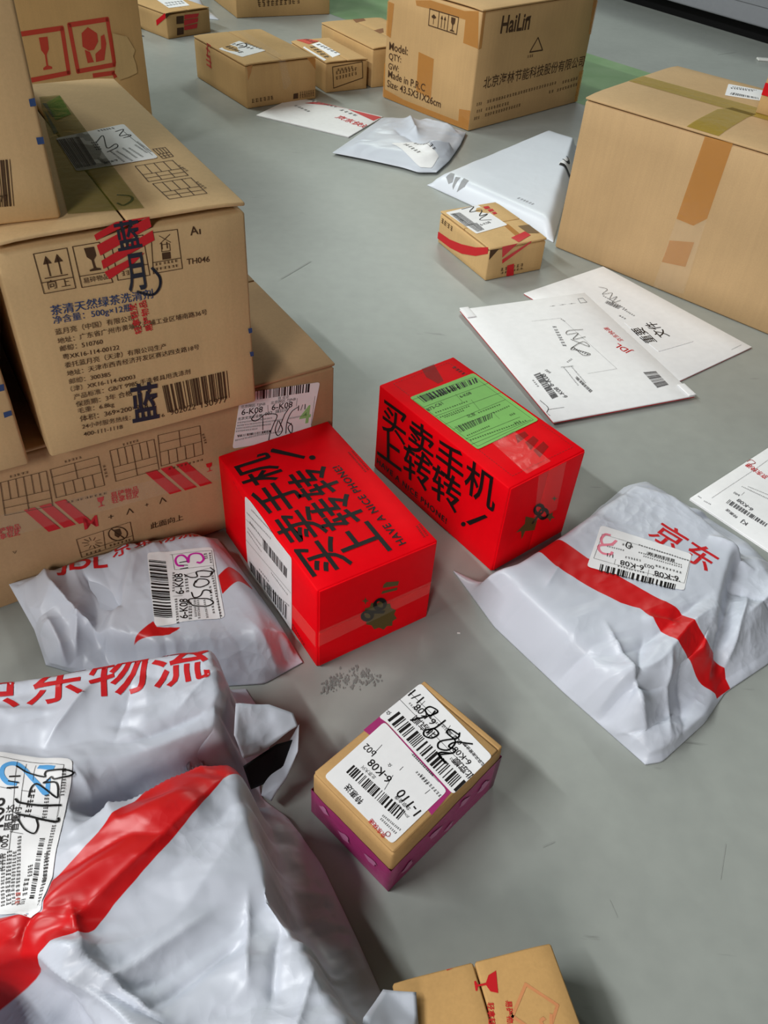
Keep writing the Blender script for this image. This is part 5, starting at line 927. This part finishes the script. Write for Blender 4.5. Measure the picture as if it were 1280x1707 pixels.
# corner of a carton standing on the large plain carton
bx, by, byaw, bd1, bd2, bh, _ = BX['right']
e1 = np.array((math.cos(R(byaw)), math.sin(R(byaw)))); e2 = np.array((-e1[1], e1[0]))
q = np.array((0.5539, 1.4526)) - e2 * 0.13
BX['mini'] = (q[0], q[1], byaw, 0.11, 0.13, 0.075, bh)
PRINT['mini'] = [('S', 'red_tape', None, [('p', [(0.0, 0.028), (0.1294, 0.028), (0.1294, 0.046), (0.0, 0.046)])])]
carton('mini', 'little_carton', 'carton with a red stripe standing on the largest plain carton, cut off at right', CARD['far'], 'y', seed=16, rad=0.002)

# two red phone boxes: board sleeve with end flaps
def phone_box(key, label, split):
    x, y, yaw, d1, d2, h, z0 = BX[key]
    root = thing('phone_box', label, 'box', (x, y, z0), R(yaw), 'red phone boxes')
    t = 0.0012
    V, F = rbox((0, t, 0), (d1, d2, h), 0.0018, 6, 0.0004, 3, 0.2); link('body', V, F, RED, root, True)
    m = 0.0022
    if split == 'z':
        sp = h * 0.46
        parts = (((m, 0, m), (d1 - m, t + 0.0005, sp)), ((m, 0, sp + 0.0006), (d1 - m, t + 0.0005, h - m * 0.6)))
    else:
        sp = d1 * 0.5
        parts = (((m, 0, m), (sp, t + 0.0005, h - m * 0.6)), ((sp + 0.0006, 0, m), (d1 - m, t + 0.0005, h - m * 0.6)))
    for lo, hi in parts:
        V, F = rbox(lo, hi, 0.0004, 4); link('end_flap', V, F, RED, root, True)
    put_prints(key, root)
    return root
phone_box('red1', 'red phone box lying flat with white shipping label on its side and slogan on top', 'z')
phone_box('red2', 'red phone box standing upright with a green shipping label on top', 'x')

# small carton wrapped in pink tape
x, y, yaw, d1, d2, h, z0 = BX['pink']
root = thing('pink_taped_carton', 'small brown carton with pink tape round its lower half and two white labels', 'box', (x, y, 0), R(yaw))
V, F = rbox((0, 0, 0), (d1, d2, h - 0.0035), 0.0025, 7, 0.0004, 21, 0.4); link('body', V, F, CARD['pink'], root, True)
V, F = rbox((0.001, 0.001, h - 0.003), (d1 - 0.006, d2 - 0.001, h), 0.0014, 7, 0.0003, 22, 0.3); link('flap', V, F, CARD['pink'], root, True)
V, F = rbox((d1 - 0.0055, 0.001, h - 0.0045), (d1, d2 - 0.001, h - 0.0008), 0.0012, 5, 0.0003, 23, 0.3); link('flap', V, F, CARD['pink'], root, True)
def band(lo, hi, z0_, z1_, name, mat, o=0.0008, seed=0):
    """tape wound round a box, torn upper edge"""
    P = [(lo[0] - o, lo[1] - o), (hi[0] + o, lo[1] - o), (hi[0] + o, hi[1] + o), (lo[0] - o, hi[1] + o)]
    V = []; F = []; n = 0; pts = []
    for i in range(4):
        a = np.array(P[i]); b = np.array(P[(i + 1) % 4])
        for k in range(14): pts.append(a + (b - a) * k / 14)
    for i, p in enumerate(pts):
        zt = z1_(p) if callable(z1_) else z1_
        zt += 0.0022 * noise.noise(Vector((p[0] * 60, p[1] * 60, seed)))
        V += [(p[0], p[1], z0_), (p[0] * 0.998 + 0.0001, p[1], (z0_ + zt) / 2), (p[0], p[1], zt)]
    n = len(pts)
    for i in range(n):
        j = (i + 1) % n
        for k in range(2): F.append((3 * i + k, 3 * j + k, 3 * j + k + 1, 3 * i + k + 1))
    return link(name, V, F, mat, root, True)
band((0, 0), (d1, d2), 0.0008, lambda p: 0.038 + 0.012 * (p[0] / d1) * (1 if p[1] < 0.01 else 0.3), 'pink_tape', PINK, 0.0005, 5)
def blot(fc, u, v, r, sd):
    P = [(u + r * (1 + 0.35 * math.sin(3 * a + sd)) * math.cos(a), v + r * 0.8 * (1 + 0.3 * math.cos(2 * a + sd)) * math.sin(a)) for a in np.linspace(0, 2 * math.pi, 12, endpoint=False)]
    return ('p', P)
PRINT['pink'].append(('F', 'pink_pattern', None, [blot('F', 0.05, 0.028, 0.007, 1), blot('F', 0.085, 0.034, 0.006, 2), blot('F', 0.112, 0.026, 0.007, 3), blot('F', 0.02, 0.016, 0.006, 4), blot('F', 0.07, 0.012, 0.005, 5)]))
PRINT['pink'].append(('S', 'pink_pattern', None, [blot('S', 0.02, 0.024, 0.006, 1), blot('S', 0.05, 0.018, 0.006, 2), blot('S', 0.075, 0.028, 0.005, 3)]))
put_prints('pink', root)

# ================================================================== envelopes
def envelope(key, label, tilt=None, red_back=True, name='card_envelope'):
    x, y, yaw, d1, d2, h, z0 = BX[key]
    root = thing(name, label, 'envelope', (x, y, z0), R(yaw))
    if tilt: root.rotation_euler = (tilt[0], tilt[1], R(yaw))
    V, F = rbox((0, 0, h * 0.45), (d1, d2, h), h * 0.25, 6, 0, 1); link('front_sheet', V, F, ENVW, root, True)
    V, F = rbox((0.0004, 0.0004, 0), (d1 - 0.0004, d2 - 0.0004, h * 0.42), h * 0.18, 4); link('back_sheet', V, F, REDINK if red_back else ENVW, root, True)
    put_prints(key, root)
    return root
envelope('envb', 'white card envelope underneath, with a sticker of large black characters')
root = envelope('enva', 'white card envelope lying on top of another, red logo near its edge')
# folded glue lips at two corners
x, y, yaw, d1, d2, h, z0 = BX['enva']
for (u0, u1, v0, v1) in ((0.0, 0.016, d2 - 0.030, d2 + 0.002), (d1 - 0.012, d1 + 0.001, 0.0, 0.03)):
    V, F = rbox((u0, v0, h + 0.0004), (u1, v1, h + 0.0022), 0.0008, 3, 0.0003, 4); link('glue_lip', V, F, ENVW, root, True)
envelope('envc', 'white card envelope at the right edge with red logo and black barcode', red_back=False)
envelope('envd', 'white envelope with a red band lying half under the crumpled grey bag', red_back=False)

# ================================================================== machine base, far right
a = np.array((0.7927, 3.8008)); b_ = np.array((1.2062, 3.2589)); e = (b_ - a) / np.linalg.norm(b_ - a); ang = math.atan2(e[1], e[0])
o = a - e * 1.2
METAL = plain('grey_enamel', (138, 140, 146), 0.42, 0.5)
DARKM = plain('near_black', (16, 16, 17), 0.6, 0.2)
root = thing('metal_cabinet', 'grey metal cabinet base with black underneath at the top right', 'cabinet', (*o, 0), ang)
V, F = rbox((0, 0.0, 0), (3.0, 0.5, 0.055), 0.002, 4); link('low_block', V, F, DARKM, root)  # black block filling the low space under the body
V, F = rbox((-0.03, -0.06, 0.052), (3.03, 0.6, 0.9), 0.008, 4); link('body', V, F, METAL, root, True)
for k in range(4):
    V, F = rbox((0.02 + k * 0.75, -0.064, 0.11), (0.73 + k * 0.75, -0.058, 0.86), 0.002, 3); d_ = link('door_panel', V, F, METAL, root, True)
    V, F = rbox((0.62 + k * 0.75, -0.078, 0.46), (0.68 + k * 0.75, -0.064, 0.50), 0.004, 3); link('handle', V, F, DARKM, d_, True)

# ================================================================== bags
def bumps(f, *adds):
    def g(x, y):
        z = f(x, y)
        for ad in adds: z = z + ad(x, y) * (z > 0.004)
        return np.maximum(z, 0.0)
    return g
def ridge(a, b, h, w, t0=0.0, t1=1.0):
    def f(x, y):
        d, t = segd(x, y, a, b)
        amp = np.interp(t, [0, 0.15, 0.85, 1], [t0, 1, 1, t1])
        return h * amp * np.exp(-np.abs(d / w) ** 1.3)
    return f

# parcel bag at the right
fj = bumps(block([(0.106, 0.588), (0.140, 0.606), (0.192, 0.655), (0.292, 0.755), (0.345, 0.735), (0.400, 0.655), (0.356, 0.555), (0.333, 0.498), (0.275, 0.446), (0.245, 0.428), (0.200, 0.466), (0.138, 0.548)], 0.040, 0.012),
           ridge((0.25, 0.45), (0.31, 0.47), -0.014, 0.02))
fj1, fj2 = fj, block([(0.33, 0.50), (0.39, 0.535), (0.445, 0.61), (0.43, 0.67), (0.39, 0.66)], 0.020, 0.015)
fj = lambda x, y: np.maximum(fj1(x, y), fj2(x, y))
cj = crumple((0.0085, 22, 3, 0.9, 1.6), (0.0036, 50, 5, 0.6, 1.4), calm=[(0.17, 0.58, 0.06), (0.22, 0.62, 0.07), (0.28, 0.66, 0.07), (0.16, 0.53, 0.04), (0.27, 0.59, 0.05)], folds=[((0.345, 0.50), (0.395, 0.60), 0.009, 0.007), ((0.33, 0.49), (0.345, 0.55), 0.006, 0.005), ((0.225, 0.525), (0.258, 0.415), 0.006, 0.004), ((0.262, 0.51), (0.240, 0.44), -0.006, 0.005),
             ((0.262, 0.53), (0.30, 0.53), 0.005, 0.005), ((0.285, 0.50), (0.275, 0.42), 0.006, 0.006), ((0.31, 0.50), (0.29, 0.43), -0.006, 0.006), ((0.36, 0.66), (0.41, 0.63), 0.006, 0.006), ((0.37, 0.60), (0.43, 0.58), -0.007, 0.008), ((0.19, 0.60), (0.17, 0.56), 0.002, 0.004), ((0.38, 0.56), (0.44, 0.62), 0.006, 0.006)])
Bag('parcel_bag', 'grey white parcel bag at the right with a red stripe and red characters', (0.27, 0.59),
    [(0.082, 0.622), (0.0884, 0.6112), (0.1246, 0.5463), (0.19, 0.47), (0.2558, 0.3994)],
    [(0.300, 0.790), (0.3311, 0.8054), (0.3666, 0.7729), (0.4337, 0.7052), (0.4487, 0.6734), (0.47, 0.60)],
    [(0.082, 0.622), (0.115, 0.604), (0.135, 0.618), (0.20, 0.672), (0.300, 0.790)],
    [(0.2558, 0.3994), (0.2719, 0.4033), (0.3218, 0.4489), (0.351, 0.4865), (0.4057, 0.5268), (0.47, 0.60)],
    110, 100, fj, 1.012, FILM, 'J', seed=4, steps=30, creases=cj)

# small parcel bag between the long carton and the red box
fg = bumps(block([(-0.262, 0.466), (-0.262, 0.575), (-0.212, 0.612), (-0.178, 0.616), (-0.084, 0.490), (-0.106, 0.466), (-0.200, 0.450)], 0.034, 0.010),
           ridge((-0.345, 0.52), (-0.28, 0.54), 0.018, 0.02))
cg = crumple((0.0085, 28, 13, -0.6, 1.6), (0.0032, 55, 15, -0.6, 1.4), calm=[(-0.18, 0.54, 0.055), (-0.13, 0.52, 0.04), (-0.20, 0.58, 0.04)], folds=[((-0.335, 0.535), (-0.255, 0.475), 0.016, 0.009), ((-0.32, 0.50), (-0.285, 0.455), 0.012, 0.007), ((-0.30, 0.545), (-0.245, 0.50), -0.010, 0.006), ((-0.29, 0.51), (-0.28, 0.46), 0.008, 0.005), ((-0.25, 0.57), (-0.22, 0.60), 0.004, 0.006), ((-0.10, 0.50), (-0.075, 0.485), 0.004, 0.005)])
Bag('parcel_bag', 'grey white parcel bag leaning on the long carton, label stamped with a magenta 3', (-0.21, 0.53),
    [(-0.3125, 0.455, 0.002), (-0.25, 0.441, 0.002), (-0.20, 0.437, 0.002), (-0.1018, 0.4534, 0.002), (-0.068, 0.482, 0.002)],
    [(-0.366, 0.5227, 0.036), (-0.330, 0.548, 0.034), (-0.300, 0.569, 0.034), (-0.2745, 0.586, 0.031), (-0.243, 0.608, 0.027), (-0.205, 0.632, 0.014), (-0.184, 0.638, 0.006)],
    [(-0.3125, 0.455, 0.002), (-0.335, 0.490, 0.010), (-0.366, 0.5227, 0.036)],
    [(-0.068, 0.482, 0.002), (-0.104, 0.5366, 0.002), (-0.160, 0.610, 0.003), (-0.184, 0.638, 0.006)],
    100, 80, fg, 1.012, FILM, 'G', seed=9, steps=30, creases=cg)

# big parcel bag, front left
top = [(-0.37, 0.345), (-0.297, 0.376), (-0.130, 0.430), (-0.108, 0.378), (-0.100, 0.330), (-0.0783, 0.2917), (-0.0447, 0.2312), (-0.0133, 0.1881), (0.010, 0.1598), (0.020, 0.10), (-0.35, 0.08)]
fh = bumps(block(top, 0.096, 0.012), ridge((-0.085, 0.340), (-0.205, 0.268), -0.034, 0.015, 1, 0.1), ridge((-0.105, 0.295), (-0.235, 0.150), 0.010, 0.022),
           ridge((-0.225, 0.168), (-0.12, 0.08), -0.030, 0.012, 0.4, 1), ridge((-0.19, 0.175), (-0.10, 0.135), 0.008, 0.012))
ch = crumple((0.0105, 15, 23, 0.9, 1.5), (0.0055, 34, 25, 0.7, 1.5), (0.0017, 80, 27, 0.5, 1.3), calm=[(-0.235, 0.25, 0.045), (-0.22, 0.36, 0.04)], folds=[((-0.085, 0.345), (-0.205, 0.268), -0.030, 0.011), ((-0.09, 0.318), (-0.20, 0.245), 0.012, 0.010), ((-0.245, 0.172), (-0.10, 0.075), -0.034, 0.013), ((-0.20, 0.175), (-0.06, 0.105), 0.012, 0.008), ((-0.095, 0.30), (-0.185, 0.175), 0.006, 0.008), ((-0.19, 0.178), (-0.10, 0.14), 0.010, 0.006), ((-0.16, 0.155), (-0.03, 0.12), -0.010, 0.008),
             ((-0.15, 0.15), (-0.09, 0.205), 0.006, 0.004), ((-0.12, 0.145), (-0.06, 0.195), -0.006, 0.004), ((-0.07, 0.22), (-0.06, 0.16), 0.006, 0.005), ((-0.045, 0.20), (-0.045, 0.15), -0.006, 0.005), ((-0.02, 0.18), (-0.03, 0.13), 0.006, 0.005), ((-0.215, 0.30), (-0.16, 0.25), 0.004, 0.008), ((-0.22, 0.37), (-0.24, 0.31), 0.006, 0.007), ((-0.19, 0.38), (-0.19, 0.32), -0.004, 0.008), ((-0.12, 0.40), (-0.15, 0.35), 0.004, 0.006), ((-0.18, 0.20), (-0.16, 0.165), 0.006, 0.005), ((-0.20, 0.21), (-0.205, 0.165), -0.006, 0.005)])
hb = Bag('parcel_bag', 'biggest parcel bag, left foreground, broad red stripe and blue 2 on its label', (-0.18, 0.26),
    [(-0.42, 0.04), (0.055, 0.06)],
    [(-0.40, 0.355), (-0.31, 0.398), (-0.20, 0.432), (-0.118, 0.446)],
    [(-0.42, 0.04), (-0.40, 0.355)],
    [(0.055, 0.06), (0.044, 0.11), (0.032, 0.16), (0.029, 0.1897), (0.0059, 0.2301), (-0.0277, 0.2851), (-0.060, 0.322), (-0.086, 0.338), (-0.091, 0.365), (-0.083, 0.400), (-0.118, 0.446)],
    140, 120, fh, 1.012, FILM, 'H', seed=12, steps=30, creases=ch)
def sheet(name, pts, mat, parent, off, amp=0.002, seed=0, thick=0.0006):
    """a loose piece of film through the given outline points"""
    bm = bmesh.new()
    vs = [bm.verts.new(Vector(p) - Vector(off)) for p in pts]
    bm.faces.new(vs)
    bmesh.ops.triangulate(bm, faces=bm.faces[:])
    for _ in range(3): bmesh.ops.subdivide_edges(bm, edges=bm.edges[:], cuts=1, use_grid_fill=True)
    for _ in range(3): bmesh.ops.smooth_vert(bm, verts=[v for v in bm.verts if not v.is_boundary], factor=0.5, use_axis_x=True, use_axis_y=True, use_axis_z=True)
    for v in bm.verts: v.co.z += amp * noise.noise(v.co * 60 + Vector((seed, 0, 0)))
    bmesh.ops.solidify(bm, geom=bm.faces[:], thickness=thick)
    me = bpy.data.meshes.new(name); bm.to_mesh(me); bm.free()
    me.materials.append(mat); me.polygons.foreach_set('use_smooth', [True] * len(me.polygons))
    at = me.attributes.new('ink', 'FLOAT', 'POINT'); at.data.foreach_set('value', [-1.0] * len(me.vertices))
    o = bpy.data.objects.new(name, me); COL.objects.link(o); o.parent = parent
    return o
HO = (-0.18, 0.26, 0)
sheet('open_lip', [(-0.108, 0.372, 0.088), (-0.083, 0.381, 0.078), (-0.063, 0.382, 0.066), (-0.058, 0.374, 0.060), (-0.070, 0.362, 0.060), (-0.084, 0.350, 0.056), (-0.098, 0.340, 0.060), (-0.106, 0.350, 0.078)], FILM, hb.root, HO, 0.003, 2)
OPENM = plain('shade_black', (18, 18, 20), 0.6, 0.2)
sheet('opening_shade', [(-0.098, 0.338, 0.052), (-0.074, 0.360, 0.052), (-0.062, 0.368, 0.048), (-0.068, 0.352, 0.032), (-0.080, 0.342, 0.022), (-0.092, 0.332, 0.026)], OPENM, hb.root, HO, 0.001, 9)  # black sheet standing in for the shade inside the bag's mouth
sheet('lower_lip', [(-0.057, 0.376, 0.058), (-0.056, 0.360, 0.044), (-0.064, 0.345, 0.026), (-0.075, 0.330, 0.012), (-0.084, 0.333, 0.016), (-0.082, 0.345, 0.026), (-0.070, 0.355, 0.034), (-0.066, 0.366, 0.044)], FILM, hb.root, HO, 0.003, 4)
sheet('corner_tab', [(0.024, 0.177, 0.070), (0.046, 0.178, 0.066), (0.048, 0.160, 0.065), (0.049, 0.135, 0.064), (0.010, 0.130, 0.085), (0.012, 0.155, 0.088)], FILM, hb.root, HO, 0.002, 7)

# thin crumpled bag in the middle distance
fe = bumps(block([(-0.16, 1.868), (-0.075, 2.11), (0.11, 2.05), (0.065, 1.83), (0.02, 1.805), (-0.03, 1.83)], 0.018, 0.03))
ce = crumple((0.006, 14, 33, 1.0, 1.8), (0.002, 34, 35, 1.0, 1.3), folds=[((-0.02, 2.09), (0.01, 1.95), 0.014, 0.014), ((0.02, 1.87), (0.09, 1.93), 0.016, 0.014), ((-0.05, 2.0), (0.03, 1.90), -0.008, 0.012), ((0.0, 2.08), (0.10, 2.03), 0.012, 0.012)])
Bag('flat_mailer', 'crumpled pale grey mailing bag lying over the end of a white envelope', (0.0, 1.96),
    [(-0.178, 1.862), (-0.10, 1.838), (-0.02, 1.808), (0.016, 1.786), (0.055, 1.795)],
    [(-0.082, 2.125), (-0.006, 2.125), (0.07, 2.095), (0.125, 2.068)],
    [(-0.178, 1.862, ), (-0.13, 1.99), (-0.082, 2.125)],
    [(0.055, 1.795), (0.083, 1.87), (0.11, 1.98), (0.125, 2.068)],
    60, 60, fe, 1.01, FILMG, 'E', seed=3, steps=20, rimz=0.006, creases=ce)
# white flat parcel
ff = block([(0.052, 1.728), (0.324, 2.075), (0.382, 2.03), (0.277, 1.512)], 0.026, 0.006)
cf = crumple((0.0008, 9, 43, 0.9, 2.5), folds=[((0.06, 1.73), (0.045, 1.735), 0.004, 0.01)])
Bag('white_parcel', 'flat white parcel in smooth film lying behind the carton with red curved band', (0.22, 1.80),
    [(0.036, 1.731), (0.16, 1.612), (0.2806, 1.498)],
    [(0.3254, 2.090), (0.395, 2.045)],
    [(0.036, 1.731), (0.18, 1.914), (0.3254, 2.090)],
    [(0.2806, 1.498), (0.34, 1.77), (0.395, 2.045)],
    60, 80, ff, 1.004, FILMW, 'F', seed=5, steps=15, noise_amp=0.0001, creases=cf)
# two bags beyond the striped carton
f1 = block([(-1.03, 2.66), (-1.12, 2.92), (-1.05, 2.95), (-0.93, 2.80), (-0.85, 2.72)], 0.07, 0.02)
Bag('dark_mailer', 'dark grey bag tucked behind the striped carton at the far left', (-0.88, 2.83),
    [(-1.05, 2.62), (-0.83, 2.715)], [(-1.17, 2.95), (-1.05, 2.98)], [(-1.05, 2.62), (-1.17, 2.95)], [(-0.83, 2.715), (-0.93, 2.83), (-1.05, 2.98)], 30, 30, f1, 1.04, FILMD, None, seed=6, steps=20)
f2 = block([(-0.79, 3.0), (-0.88, 3.17), (-0.81, 3.19), (-0.74, 3.08), (-0.70, 3.0)], 0.05, 0.02)
Bag('pale_mailer', 'pale grey bag poking out behind the striped carton', (-0.66, 3.16),
    [(-0.81, 2.98), (-0.66, 2.985)], [(-0.92, 3.18), (-0.80, 3.22)], [(-0.81, 2.98), (-0.92, 3.18)], [(-0.66, 2.985), (-0.72, 3.1), (-0.80, 3.22)], 30, 30, f2, 1.04, FILMG, None, seed=7, steps=20)
